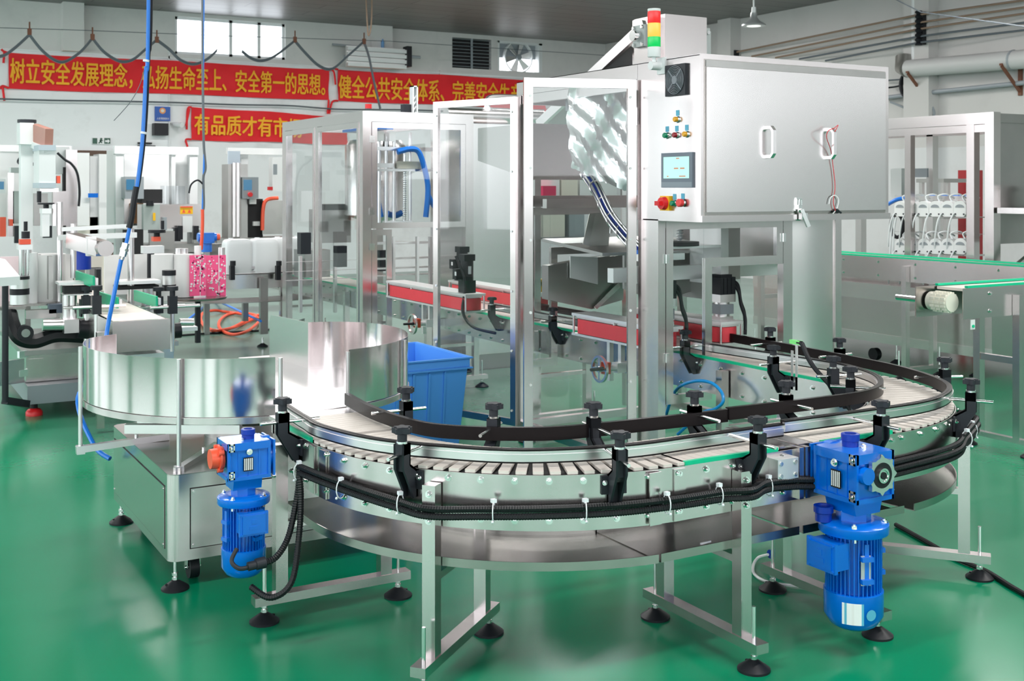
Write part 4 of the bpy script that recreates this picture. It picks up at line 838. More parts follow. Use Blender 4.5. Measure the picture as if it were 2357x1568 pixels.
def fdoor(y0, y1, x, z0, z1, nm='glazed_door', w=.045):
    m = MB(); m.box(x, y0, z0, x+.02, y0+w, z1); m.box(x, y1-w, z0, x+.02, y1, z1); m.box(x, y0+w, z1-w, x+.02, y1-w, z1); m.box(x, y0+w, z0, x+.02, y1-w, z0+w); o = put(spec(nm, m, STEELH), None, FM)
    put(spec('door_pane', MB().box(x+.008, y0+w, z0+w, x+.012, y1-w, z1-w), GLASS), None, o)
fdoor(FY0+.085, ym-.035, FX0-.005, .125, FZ-.095); fdoor(ym+.035, FY1-.085, FX0-.005, .125, FZ-.095)
zs = 1.335
def ffront(x0, x1, z0, z1, y=FY0-.005, w=.05):
    m = MB(); m.box(x0, y, z0, x0+w, y+.02, z1); m.box(x1-w, y, z0, x1, y+.02, z1); m.box(x0+w, y, z1-w, x1-w, y+.02, z1); m.box(x0+w, y, z0, x1-w, y+.02, z0+w); o = put(spec('glazed_door', m, STEELH), None, FM)
    put(spec('door_pane', MB().box(x0+w, y+.008, z0+w, x1-w, y+.012, z1-w), GLASS), None, o)
    for hz in (z0+.15, z1-.15):
        n = MB(); n.box(x0-.025, y-.005, hz-.03, x0+.025, y, hz+.03); put(spec('hinge', n, CHROME), None, o)
ffront(FX0+.085, FX1-.085, zs, FZ-.095); ffront(FX0+.085, 4.15, .13, zs-.01)
def FB(mb, px0, py0, px1, py1, y, dy=.05):
    a, b = aty(px0, py1, y), aty(px1, py0, y); mb.box(a.x, y, a.z, b.x, y+dy, b.z); return mb
for px in (873, 889, 907, 944): 
    m = MB(); a, b = aty(px, 520, 9.8), aty(px, 305, 9.8); m.cyl(a, b, .016); part(FM, 'guide_rod', m, ALU)
m = MB(); a, b = aty(931, 520, 9.8), aty(931, 345, 9.8); m.cyl(a, b, .012)
for k in range(30): m.lathe([(.012, a.z+.02*k), (.022, a.z+.02*k+.005), (.012, a.z+.02*k+.01)], (a.x, a.y, 0), 10)
part(FM, 'lead_screw', m, CHROME)
for (p, dy) in (((862, 376, 920, 386), .1), ((862, 389, 1000, 394), .08), ((866, 340, 1010, 346), .1), ((890, 508, 950, 520), .1), ((860, 556, 940, 562), .1)): m = MB(); FB(m, *p, 9.78, dy); part(FM, 'cross_head', m, ALU)
m = MB(); FB(m, 915, 372, 973, 388, 9.74, .03); part(FM, 'nozzle_bar', m, CARD if False else CREAM)
for px in (877, 904): m = MB(); FB(m, px-7, 302, px+7, 325, 9.75, .06); part(FM, 'air_cylinder', m, ALUW)
m = MB(); FB(m, 887, 308, 896, 340, 9.8, .06); part(FM, 'valve_block', m, DARK)
hz_ = lambda L, y, r: MB().tube(spl([aty(px, py, y) for px, py in L], 8), r)
part(FM, 'product_hose', hz_([(866, 345), (864, 400), (868, 450), (876, 500)], 9.9, .03), HOSE); part(FM, 'product_hose', hz_([(915, 350), (945, 343), (965, 352), (980, 400), (985, 440), (980, 500)], 9.7, .027), HOSE)
part(FM, 'product_hose', hz_([(984, 445), (993, 465), (1010, 485)], 9.72, .027), HOSE); part(FM, 'product_hose', hz_([(893, 492), (910, 496), (925, 490)], 10.0, .03), HOSE)
m = MB()
for py in (555, 590, 612, 628): FB(m, 862, py, 1010, py+9, 10.0, .05)
part(FM, 'lower_frame', m, ALUW)
for p in ((735, 482, 808, 560), (700, 575, 760, 640)): part(FM, 'valve_cabinet', FB(MB(), *p, 10.9, .3), STEELD)
part(FM, 'control_strip', FB(MB(), 745, 470, 806, 484, 10.85, .3), DGREY)
for px in (690, 770): part(FM, 'guide_post', FB(MB(), px, 590, px+6, 720, 10.6, .04), ALU)
for py in (598, 620, 640): part(FM, 'guide_bar', FB(MB(), 660, py, 830, py+6, 10.5, .04), ALU)
for px, py in ((700, 560), (783, 590), (880, 600)): m = MB(); c = aty(px, py, 10.3); m.box(c.x-.05, 10.25, c.z-.1, c.x+.05, 10.35, c.z+.1); part(FM, 'sensor_block', m, DGREY)
for px in (905, 960, 990): m = MB(); FB(m, px, 545, px+5, 660, 9.75, .04); part(FM, 'guide_post', m, ALU)
m = MB(); m.lathe([(.02, 1.32), (.30, 1.42), (.30, 2.1), (.26, 2.16)], (4.55, 10.6, 0), 32); part(FM, 'product_tank', m, SHEET)
m = MB(); FB(m, 862, 292, 905, 297, 9.9, .8); part(FM, 'cable_tray', m, HOSE)
m = MB(); a = aty(848, 250, 9.5); m.cyl(a, a+Vector((0, 0, .04)), .03); part(FM, 'red_lamp', m, RED)
m = MB(); a = aty(935, 258, 9.9); m.box(a.x-.04, 9.86, FZ, a.x+.04, 9.94, a.z+.07); part(FM, 'lift_motor', m, DGREY)
m = MB(); a, b = aty(948, 258, 9.85), aty(960, 198, 9.85); m.box(a.x, 9.83, FZ-.02, a.x+.012, 9.9, b.z); m.box(b.x-.012, 9.83, FZ-.02, b.x, 9.9, b.z); m.box(a.x, 9.83, b.z-.012, b.x, 9.9, b.z)
for k in range(4): m.bar((a.x+.006, 9.85, FZ+.05*k), (b.x-.006, 9.85, FZ+.05*k+.05), .01, .01)
part(FM, 'lift_mast', m, OFFW)
# stainless side cabinet and overhead drum to the right of the filler
SC = thing('pump_cabinet', 'plain stainless cabinet with a horizontal drum on top, right of the filler', 'cabinet', (5.4, 9.6, 0))
a, b = aty(1080, 640, 9.35), aty(1215, 288, 9.35); part(SC, 'cabinet_body', MB().box(a.x+.02, 9.35, .15, b.x, 10.2, b.z), SHEET)
part(SC, 'cabinet_base', MB().box(a.x+.05, 9.4, 0, b.x-.03, 10.15, .15), STEELD)
m = MB(); p, q_ = aty(1010, 275, 9.9), aty(1240, 275, 9.9); m.cyl((p.x, 9.75, p.z+.03), (q_.x, 9.75, p.z+.03), .075, n=20); part(SC, 'header_drum', m, STEEL)
m = MB(); m.tube(spl([(p.x+.45, 9.75, p.z+.08), (p.x+.45, 9.75, p.z+.17), (p.x+.5, 9.75, p.z+.22), (p.x+.8, 9.75, p.z+.23)], 8), .03); m.cyl((p.x+.45, 9.75, p.z+.09), (p.x+.45, 9.75, p.z+.12), .05); part(SC, 'pipe_elbow', m, ALU)
# ================= peristaltic filler on the right
RX0, RY0, RZT = 8.6, 6.55, 2.35
def XB(mb, px0, py0, px1, py1, x, dx=.05):     # box on a plane facing the -X side
    a, b = atx(px0, py0, x), atx(px1, py1, x); mb.box(x, min(a.y, b.y), min(a.z, b.z), x+dx, max(a.y, b.y), max(a.z, b.z)); return mb
PF = thing('pump_filler', 'stainless machine with two rows of white peristaltic pumps, at the side wall', 'machine', (9.2, 7.5, 0))
yE = 9.6
part(PF, 'post', MB().box(RX0, RY0, .75, RX0+.09, RY0+.09, RZT), STEELH, )
y2 = atx(2240, 300, RX0).y; part(PF, 'post', MB().box(RX0+.005, y2-.005, .75, RX0+.08, y2+.075, RZT-.1), STEELH)
y3 = atx(2088, 300, RX0).y; part(PF, 'post', MB().box(RX0, y3-.04, .75, RX0+.06, y3+.03, RZT-.17), STEELH)
part(PF, 'post', MB().box(RX0+.9, 7.95, .75, RX0+.98, 8.03, RZT-.05), STEELH); part(PF, 'post', MB().box(RX0+.9, 8.9, .75, RX0+.98, 8.98, RZT-.05), STEELH)
m = MB(); m.box(RX0, RY0+.09, RZT-.10, RX0+.08, yE, RZT); part(PF, 'top_beam', m, STEEL); m = MB(); m.box(RX0+.01, RY0+.09, RZT-.17, RX0+.06, yE, RZT-.105); part(PF, 'top_beam', m, STEEL)
part(PF, 'top_beam', MB().box(RX0+.9, RY0+.1, RZT-.14, RX0+.98, yE, RZT-.05), STEEL)
part(PF, 'top_panel', MB().box(RX0+.09, RY0+.01, RZT-.09, RX0+1.6, RY0+.06, RZT-.01), STEELD)
m = MB(); m.box(RX0+.09, RY0+.03, 1.2, RX0+1.6, RY0+.05, RZT-.09); part(PF, 'front_panel', m, STEELD); part(PF, 'front_band', MB().box(RX0+.09, RY0+.02, 1.66, RX0+1.6, RY0+.03, 1.78), STEELD)
m = MB(); m.box(RX0+.16, RY0+.4, .75, RX0+1.2, yE, .80); m.box(RX0, RY0+.02, .20, RX0+1.6, yE, .75); part(PF, 'base_cabinet', m, STEEL)
m = MB(); m.box(RX0-.01, RY0+.01, .61, RX0, yE, .76); part(PF, 'base_rim', m, SHEET); m = MB(); m.box(RX0-.008, RY0+.01, .20, RX0, yE, .285); part(PF, 'plinth_band', m, SHEET)
for y in (RY0+.3, RY0+1.2, RY0+2.2): put(spec('levelling_foot', foot(0, .2), [BLK, CHROME]), TR(RX0+.15, y), PF)
part(PF, 'caster', MB().cyl((RX0+.1, 8.0, .06), (RX0+.16, 8.0, .06), .06), BLK)
for py in (495, 533, 580): m = MB(); XB(m, 2060, py, 2234, py+7, RX0+.12, .2); part(PF, 'pump_shelf', m, STEEL)
m = MB(); XB(m, 2060, 450, 2234, 462, RX0+.3, .1); part(PF, 'pump_shelf', m, SHEET)
def pump(px, py):
    c = atx(px, py, RX0+.10); m = MB(); n = []; R = .078
    for k in range(24):
        a = 2*pi*k/24; n.append((c.y+R*max(-.86, min(.86, cos(a)))*1.0, c.z+R*max(-.85, sin(a))))
    m.prism(n, RX0+.06, RX0+.125, 'yz'); o = put(spec('peristaltic_pump', m, WHT), None, PF)
    w = MB(); w.prism([(c.y+R*.6*cos(t), c.z+R*.22+R*.36*sin(t)) for t in [pi*i/10 for i in range(11)]], RX0+.056, RX0+.06, 'yz'); put(spec('pump_window', w, GREY), None, o)
    w = MB()
    for dy in (-.045, .045): w.cyl((RX0+.06, c.y+dy, c.z-R*.55), (RX0+.052, c.y+dy, c.z-R*.55), .007 if dy else .01, n=8)
    put(spec('pump_screws', w, DGREY), None, o)
    t = MB(); t.tube(spl([(RX0+.05, c.y+.06, c.z-.04), (RX0+.03, c.y+.085, c.z-.12), (RX0+.04, c.y+.12, c.z-.27), (RX0+.06, c.y+.14, c.z-.36)], 5), .008, 6); put(spec('pump_tube', t, WPE), None, o)
    t = MB(); t.tube(spl([(RX0+.1, c.y-.03, c.z+R*.8), (RX0+.1, c.y+.0, c.z+.12), (RX0+.14, c.y-.06, c.z+.14), (RX0+.2, c.y-.1, c.z+.10)], 5), .008, 6); put(spec('pump_tube', t, WPE), None, o)
for px in (2078, 2104, 2131, 2159, 2187, 2216): pump(px, 482)
for px in (2079, 2105, 2133, 2160, 2188, 2217): pump(px, 568)
m = MB(); m.tube(spl([atx(2045, 470, RX0+.3), atx(2070, 458, RX0+.3), atx(2120, 455, RX0+.34), atx(2180, 454, RX0+.34), atx(2230, 455, RX0+.34)], 6), .02); part(PF, 'air_hose', m, HOSE)
m = MB(); m.tube([atx(2065, 520, RX0+.1)+Vector((0, .075*cos(2*pi*k/20), .11*sin(2*pi*k/20))) for k in range(21)], .018, 8, False); part(PF, 'coiled_hose', m, BLK)
for px in (2058, 2052): part(PF, 'pump_tube', MB().tube(spl([atx(px+5, 500, RX0+.05), atx(px, 530, RX0+.05), atx(px-4, 590, RX0+.05)], 6), .009, 6), WPE)
m = MB(); XB(m, 2101, 388, 2134, 408, RX0+.5, .02); part(PF, 'name_board', m, GREY)
m = MB(); XB(m, 2050, 388, 2075, 455, RX0+.6, .05); part(PF, 'switch_box', m, OFFW)
# swing bracket with bowl on the front of that machine
m = MB(); m.box(RX0+.02, RY0-.4, 1.47, RX0+1.2, RY0-.02, 1.52); m.bar((RX0+.06, RY0-.1, .95), (RX0+.8, RY0-.3, 1.47), .05, .05); part(PF, 'bracket_shelf', m, STEEL)
m = MB(); m.lathe([(.12, 1.52), (.12, 1.68), (.135, 1.69), (.135, 1.71)], (RX0+.42, RY0-.2, 0), 28); solo('steel_bowl', m, SHEET, 'stainless pot on the bracket shelf in front of the pump machine', 'pot')
# ================= two conveyors on the right
C1 = thing('belt_conveyor', 'straight conveyor with green-edged belt in front of the white pump machine', 'conveyor', (8.25, 7.2, 0))
def sconv(C, ax, c, a0, a1, zt, hh, w, legs, near_b):
    # ax 'y': runs along y at x=c ; 'x': runs along x at y=c
    g = (lambda u, v, z0, u1, v1, z1, mb: mb.box(c+v, u, z0, c+v1, u1, z1)) if ax == 'y' else (lambda u, v, z0, u1, v1, z1, mb: mb.box(u, c+v, z0, u1, c+v1, z1))
    for s in (-1, 1):
        m = MB(); g(a0, s*w/2, zt-hh, a1, s*(w/2-.004), zt, m); m.m = 1; d = Vector((s, 0, 0)) if ax == 'y' else Vector((0, s, 0))
        if s < 0:
            k = a0+.25
            while k < a1:
                for z in (zt-.04, zt-hh+.04): hexbolt(m, (c-w/2, k, z) if ax == 'y' else (k, c-w/2, z), d, .011)
                k += .42
        part(C, 'side_plate', m, [STEEL, CHROME])
        m = MB(); g(a0+.04, s*w/2+s*.002, zt, a1, s*(w/2-.02), zt+.014, m); part(C, 'wear_strip', m, GRN)
    m = MB(); g(a0+.03, -w/2+.02, zt-.02, a1, w/2-.02, zt-.003, m); part(C, 'belt', m, BELT)
    for u in legs:
        for s in (-1, 1):
            m = MB(); g(u-.025, s*(w/2+.027)-.025, .09, u+.025, s*(w/2+.027)+.025, zt-.06, m); part(C, 'post', m, STEELH)
        m = MB(); g(u-.022, -w/2-.15, .075, u+.022, w/2+.15, .105, m); part(C, 'base_bar', m, STEEL); m = MB(); g(u-.02, -w/2, zt-.5, u+.02, w/2, zt-.46, m); part(C, 'cross_bar', m, STEEL)
        for s in (-1, 1):
            q = (c+s*(w/2+.11), u) if ax == 'y' else (u, c+s*(w/2+.11)); put(spec('levelling_foot', foot(0, .26), [BLK, CHROME]), TR(*q), C)
sconv(C1, 'y', 8.25, 4.2, 9.5, 1.06, .2, .30, (4.9, 7.05, 8.9), 0)
C2 = thing('belt_conveyor', 'short conveyor with exposed white end roller, cut by the frame edge', 'conveyor', (6.6, 4.9, 0))
sconv(C2, 'x', 4.855, 5.93, 8.0, 1.075, .19, .24, (6.42, 7.8), 0)
m = MB(); m.cyl((5.90, 4.79, .985), (5.90, 4.95, .985), .058, n=24)
for k in range(16):
    a = 2*pi*k/16
    for y in (4.80, 4.84, 4.88): m.box(5.90+.058*cos(a)-.008, y, .985+.058*sin(a)-.008, 5.90+.058*cos(a)+.008, y+.032, .985+.058*sin(a)+.008)
part(C2, 'end_roller', m, mat('ivory_nylon', (.78, .76, .66), .5))
m = MB(); m.cyl((5.90, 4.97, .985), (5.90, 5.22, .985), .02); part(C2, 'roller_shaft', m, CHROME); part(C2, 'end_bracket', MB().box(5.78, 4.965, .885, 6.0, 4.972, 1.075), STEEL)
m = MB(); m.box(5.99, 4.726, .82, 6.03, 4.73, .88); m.m = 1; m.cyl((6.01, 4.72, .84), (6.01, 4.726, .84), .01); part(C2, 'sensor_tab', m, [OFFW, GRN])
# red cupboard and bench seen through the pump machine
RC_ = thing('red_cabinet', 'dark red tool cabinet far behind the pump machine', 'cabinet', (12.5, 11, 0))
a, b = atx(2228, 500, 13), atx(2205, 392, 13); part(RC_, 'cabinet_body', MB().box(13, a.y, 0, 13.3, b.y, b.z), mat('maroon_enamel', (.33, .015, .02), .4))
BN = thing('steel_bench', 'grey steel bench beside the dark red cabinet', 'bench', (12.4, 12, 0))
a, b = atx(2232, 415, 12.7), atx(2168, 408, 12.7); part(BN, 'bench_top', MB().box(12.2, a.y, a.z-.03, 12.8, b.y, a.z+.02), STEELD)
for y in (a.y+.05, b.y-.05):
    for x in (12.25, 12.75): part(BN, 'leg', MB().box(x-.025, y-.025, 0, x+.025, y+.025, a.z-.03), STEEL)
part(BN, 'lower_shelf', MB().box(12.22, a.y+.02, a.z-.5, 12.78, b.y-.02, a.z-.47), STEELD)
# open-top blue tote on the floor between table and capper
TT = thing('storage_tote', 'open blue plastic tote on the green floor behind the accumulation table', 'tote', (3.2, 6.9, 0))
tA = atz(945, 962, 0)
def tote(x0, y0, x1, y1, z1, sl):
    m = MB(); t = .012
    o = lambda x0, y0, x1, y1, z: [(x0, y0, z), (x1, y0, z), (x1, y1, z), (x0, y1, z)]
    vs = o(x0, y0, x1, y1, 0)+o(x0-sl, y0-sl, x1+sl, y1+sl, z1)+o(x0-sl+t, y0-sl+t, x1+sl-t, y1+sl-t, z1)+o(x0+t, y0+t, x1-t, y1-t, t)
    fs = [(3, 2, 1, 0), (12, 13, 14, 15)]
    for a, b in ((0, 4), (4, 8), (8, 12)): fs += [(a+i, a+(i+1) % 4, b+(i+1) % 4, b+i) for i in range(4)]
    m.add(vs, fs); return m
tx0, ty0, tx1, ty1, tz = 2.86, 6.62, 3.42, 7.32, .60
part(TT, 'tub', tote(tx0, ty0, tx1, ty1, tz, .05), TOTE)
m = MB(); m.sweep([(tx0-.05, ty0-.05), (tx1+.05, ty0-.05), (tx1+.05, ty1+.05), (tx0-.05, ty1+.05)], [(-.002, tz-.07), (.03, tz-.07), (.03, tz-.06), (.008, tz-.055), (.008, tz-.01), (.03, tz-.005), (.03, tz+.004), (-.002, tz+.004)], True); part(TT, 'rim', m, TOTE)
m = MB()
for k in range(1, 5): m.bar((tx0+k*.11, ty0-.008, .05), (tx0+k*.11, ty0-.05, tz-.08), .012, .012)
for k in range(1, 6): m.bar((tx1+.008, ty0+k*.12, .05), (tx1+.05, ty0+k*.12, tz-.08), .012, .012)
for k in range(1, 6): m.bar((tx0-.008, ty0+k*.12, .05), (tx0-.05, ty0+k*.12, tz-.08), .012, .012)
part(TT, 'ribs', m, TOTE)
# blue air line looped under the capper
m = MB(); m.tube(spl([atx(1520, 1010, 4.06), atx(1532, 960, 4.06), atx(1550, 908, 4.06), atx(1572, 886, 4.06), atx(1605, 877, 4.07), atx(1638, 882, 4.08), atx(1660, 902, 4.08), atx(1664, 925, 4.07), atx(1645, 942, 4.06), atx(1615, 952, 4.05), atx(1560, 1000, 4.03)], 8), .009); solo('air_hose', m, mat('bright_blue_hose', (.01, .32, .8), .3), 'bright blue air hose looped beside the main conveyor below the capper', 'hose')
# ================= labelling machine and the other machines at the far left
def BX(px0, py0, px1, py1, y, dy=.06, mb=None): return FB(mb or MB(), px0, py0, px1, py1, y, dy)
def PB(C, name, px0, py0, px1, py1, y, dy, m_, label=None): return part(C, name, BX(px0, py0, px1, py1, y, dy), m_, label)
def vcyl(px, py0, py1, y, r, mb=None, n=14):
    a, b = aty(px, py1, y), aty(px, py0, y); return (mb or MB()).cyl(a, b, r, n=n)
def ln(L, y): return [aty(px, py, y) if not isinstance(px, tuple) else px for px, py in L]
LM = thing('labelling_machine', 'double-head labelling machine with label reels and a conveyor facing the round table', 'machine', (1.4, 9.8, 0))
yl = 9.25
a, b = aty(60, 890, yl), aty(400, 795, yl)
part(LM, 'base_cabinet', MB().box(a.x, yl, .24, b.x, yl+1.4, b.z), STEEL)
m = MB(); m.box(a.x+.02, yl-.006, .26, a.x+.12, yl, b.z-.03); part(LM, 'corner_strip', m, STEELH)
part(LM, 'worktop', MB().box(a.x-.03, yl-.03, b.z, b.x+.03, yl+1.4, b.z+.035), STEELD)
part(LM, 'plinth', MB().box(a.x-.01, yl-.16, .10, b.x, yl+1.4, .235), GREY)
m = MB(); m.bar((a.x-.02, yl-.02, .24), (a.x-.55, yl-.30, .24), .02, .02); m = MB(); m.T = TR(a.x-.02, yl-.02, 0, radians(205)); m.box(0, -.01, .245, .6, .01, b.z-.02); m.m = 1; 
for z in (.29, .43): m.box(-.03, -.016, z, .04, .012, z+.05)
part(LM, 'open_door', m, [STEELH, CHROME])
f = aty(80, 958, yl-.08); m = MB(); m.lathe([(.06, 0), (.06, .025), (.045, .045), (.02, .055)], (f.x, yl-.05, 0), 20); m.m = 1; m.cyl((f.x, yl-.05, .05), (f.x, yl-.05, .12), .025); part(LM, 'rubber_foot', m, [RED, DARK])
for dx in (.7, 1.15):
    m = MB(); m.lathe([(.06, 0), (.06, .025), (.045, .045), (.02, .055)], (a.x+dx, yl+.1, 0), 20); m.m = 1; m.cyl((a.x+dx, yl+.1, .05), (a.x+dx, yl+.1, .12), .025); part(LM, 'rubber_foot', m, [RED, DARK])
# bottle conveyor of the labeller (in line with the table's infeed)
cz, cx = .795, 1.715
part(LM, 'conveyor_belt', MB().box(cx-.17, 8.0, cz, cx+.17, 12.2, cz+.004), BELT)
m = MB(); m.box(cx-.19, 7.95, cz-.2, cx+.19, 8.0, cz+.005); m.box(cx-.19, 8.0, cz-.2, cx-.186, 12.2, cz); m.box(cx+.186, 8.0, cz-.2, cx+.19, 12.2, cz); part(LM, 'conveyor_frame', m, STEEL)
m = MB()
for yy in (8.3, 10.2, 12.0):
    for s in (-1, 1): m2 = MB(); m2.box(cx+s*.2-.025, yy, .03, cx+s*.2+.025, yy+.05, cz-.1); part(LM, 'conveyor_leg', m2, STEELH)
part(LM, 'white_casing', BX(272, 812, 378, 845, 8.12, .3), OFFW)
for (p0, p1) in (((222, 682), (271, 706)), ((310, 680), (361, 703)), ((176, 636), (216, 655))):
    A0, A1 = aty(*p0, 9.2), aty(*p1, 8.6); A1.z = A0.z; m = MB(); m.bar(A0, A1, .015, .08); m.m = 1; m.bar(A0+Vector((.02, 0, 0)), A1+Vector((.02, 0, 0)), .02, .05); part(LM, 'guide_rail', m, [GRN, ALU])
for (px, y) in ((198, 8.9), (222, 8.5), (365, 9.0), (397, 8.6)):
    c = aty(px, 700, y); m = MB(); m.box(c.x-.03, y-.03, c.z-.07, c.x+.03, y+.03, c.z+.06); m.cyl((c.x, y, c.z+.06), (c.x, y, c.z+.1), .02); m.cyl((c.x, y, c.z+.1), (c.x, y, c.z+.13), .042, n=10); part(LM, 'rail_bracket', m, DGREY)
    m = MB(); m.cyl((c.x, y, c.z-.35), (c.x, y, c.z-.06), .016); m.cyl((c.x-.16, y, c.z-.02), (c.x+.2, y, c.z-.02), .012); part(LM, 'bracket_rod', m, ALU)
# left label head
PB(LM, 'column', 48, 330, 76, 600, 9.7, .12, OFFW); PB(LM, 'column_cap', 46, 283, 78, 332, 9.66, .2, OFFW)
m = MB(); c = aty(62, 283, 9.76); m.cyl(c, c+Vector((0, 0, .025)), .07); part(LM, 'column_lid', m, DGREY)
A0, A1 = aty(78, 305, 9.75), aty(113, 318, 9.35); m = MB(); m.bar(A0, A1, .06, .14); part(LM, 'coder_arm', m, mat('brown_enamel', (.42, .20, .16), .5)); m = MB(); m.bar(A0-Vector((0, 0, .09)), A1-Vector((0, 0, .09)), .08, .05); part(LM, 'coder_arm', m, OFFW)
PB(LM, 'coder_head', 90, 345, 128, 422, 9.35, .3, OFFW); PB(LM, 'coder_band', 89, 334, 129, 346, 9.34, .32, mat('blue_grey', (.45, .52, .58), .5)); PB(LM, 'coder_band', 89, 421, 129, 433, 9.34, .32, mat('blue_grey_', (.45, .52, .58), .5))
PB(LM, 'coder_mount', 92, 433, 135, 442, 9.4, .2, ALU); PB(LM, 'signal_button', 131, 405, 139, 422, 9.36, .05, ORNG)
PB(LM, 'slide_post', 97, 485, 114, 545, 9.3, .1, ALUW); PB(LM, 'slide_cap', 97, 480, 118, 492, 9.28, .14, ALUW)
m = vcyl(106, 467, 471, 9.35, .06); vcyl(106, 471, 482, 9.35, .02, m); vcyl(90, 440, 466, 9.35, .016, m); part(LM, 'hand_wheel', m, BLK)
for px, p0, p1 in ((138, 465, 700), (169, 515, 640), (127, 470, 520)): part(LM, 'upright', vcyl(px, p0, p1, 9.3, .022), ALU)
m = MB(); m.bar(aty(142, 528, 9.25), aty(300, 520, 9.25), .03, .03); part(LM, 'cross_rail', m, ALUW); m = MB(); m.bar(aty(134, 547, 9.2), aty(314, 541, 9.2), .04, .04); part(LM, 'cross_rail', m, ALUW)
m = MB(); m.bar(aty(165, 553, 9.0), aty(235, 572, 8.6), .09, .11); c = aty(238, 571, 8.58); m.cyl((c.x, c.y-.09, c.z), (c.x, c.y+.09, c.z), .056, n=20); part(LM, 'pressing_belt', m, STEEL)
PB(LM, 'bracket_block', 200, 545, 222, 590, 8.7, .06, ALUW)
part(LM, 'label_reel', vcyl(107, 585, 697, 9.45, .14, n=28), PAPER); part(LM, 'label_roller', vcyl(72, 582, 698, 9.3, .045), WHT); part(LM, 'label_roller', vcyl(88, 586, 690, 9.38, .02), BLK)
PB(LM, 'label_web', 122, 585, 168, 680, 9.6, .02, PAPER); PB(LM, 'label_web', 0, 590, 48, 705, 9.5, .02, PINKL); PB(LM, 'reel_table', 30, 697, 135, 707, 9.2, .5, TRAYM)
m = vcyl(45, 640, 700, 9.1, .065); part(LM, 'stepper_motor', m, ALUW); m = vcyl(45, 636, 643, 9.1, .068); part(LM, 'motor_band', m, BLK); m = vcyl(45, 664, 678, 9.1, .068); part(LM, 'motor_band', m, BLK)
PB(LM, 'position_counter', 46, 551, 71, 563, 9.2, .08, ORNG); PB(LM, 'counter_base', 42, 563, 76, 575, 9.2, .1, ALUW); m = vcyl(59, 510, 532, 9.25, .014); vcyl(59, 533, 549, 9.25, .03, m); part(LM, 'crank_handle', m, BLK)
for px in (50, 66): part(LM, 'upright', vcyl(px, 575, 640, 9.28, .022), CHROME)
PB(LM, 'clamp_plate', 136, 648, 214, 657, 8.9, .18, ALUW); PB(LM, 'clamp_bar', 148, 658, 212, 676, 8.9, .1, DARK); PB(LM, 'clamp_plate', 148, 676, 212, 681, 8.88, .16, ALUW)
for px in (153, 167): part(LM, 'upright', vcyl(px, 680, 765, 8.95, .03), ALU)
PB(LM, 'slide_block', 148, 735, 182, 768, 8.85, .2, ALU); m = MB(); m.cyl(aty(98, 748, 8.95), aty(240, 746, 8.95), .045); part(LM, 'slide_tube', m, ALU); m = MB(); m.cyl(aty(180, 757, 8.9), aty(214, 760, 8.9), .07); part(LM, 'clamp_sleeve', m, BLK)
m = MB(); m.tube(spl([aty(22, 720, 9.1), aty(28, 745, 9.05), aty(45, 778, 9.0), aty(80, 786, 9.0), aty(130, 772, 9.0), aty(205, 775, 9.0)], 8), .055); part(LM, 'energy_chain', m, RUB)
m = MB(); c = aty(58, 766, 8.95); m.cyl(c-Vector((0, .03, 0)), c+Vector((0, .05, 0)), .055, n=20); m.m = 1; m.cyl(c-Vector((0, .034, 0)), c, .03, n=16); part(LM, 'pulley', m, [BLK, CHROME])
for p, mm, nm in (((112, 590, 122, 690), STEELD, 'reel_shaft'), ((60, 712, 130, 735), STEELD, 'drive_housing'), ((113, 700, 147, 722), mat('slate_box', (.12, .15, .2), .5), 'drive_box'), ((186, 690, 200, 730), DGREY, 'clamp_block'), ((228, 700, 246, 735), DGREY, 'clamp_block'), ((0, 705, 60, 715), TRAYM, 'reel_table'), ((200, 715, 214, 790), STEELD, 'frame_post'), ((222, 620, 232, 670), BLK, 'clamp_block'), ((60, 790, 66, 800), BLK, 'edge_block')): PB(LM, nm, *p, 9.1, .08, mm)
# right label head
PB(LM, 'label_web', 240, 585, 341, 680, 10.1, .02, PAPER); part(LM, 'label_roller', vcyl(347, 583, 672, 10.0, .03), BLK); part(LM, 'label_reel', vcyl(372, 585, 690, 10.0, .10, n=24), PAPER); PB(LM, 'label_web', 378, 585, 412, 685, 10.15, .02, PINKL)
part(LM, 'label_reel', vcyl(423, 585, 683, 9.95, .085, n=24), PAPER)
PB(LM, 'position_counter', 353, 545, 370, 556, 9.6, .08, ORNG); PB(LM, 'head_bracket', 330, 566, 378, 584, 9.7, .1, ALUW); part(LM, 'crank_handle', vcyl(374, 508, 528, 9.65, .014), BLK); m = vcyl(361, 529, 536, 9.65, .07); vcyl(361, 536, 546, 9.65, .025, m); part(LM, 'hand_wheel', m, BLK)
PB(LM, 'head_plate', 276, 645, 370, 656, 9.2, .25, ALUW); PB(LM, 'clamp_bar', 272, 656, 366, 668, 9.25, .2, DARK)
for px in (301, 334, 347): part(LM, 'upright', vcyl(px, 525 if px == 301 else 660, 760, 9.3, .026), ALU)
m = vcyl(389, 634, 655, 9.5, .05); part(LM, 'stepper_motor', m, ALUW); m = vcyl(389, 622, 634, 9.5, .055); part(LM, 'motor_band', m, BLK); m = vcyl(389, 655, 669, 9.5, .055); part(LM, 'motor_band', m, BLK)
c = aty(458, 684, 9.9); m = MB(); m.lathe([(.24, c.z-.02), (.25, c.z-.005), (.25, c.z)], (c.x, 9.95, 0), 36); part(LM, 'reel_table', m, TRAYM); PB(LM, 'reel_post', 452, 690, 462, 790, 9.9, .05, DGREY)
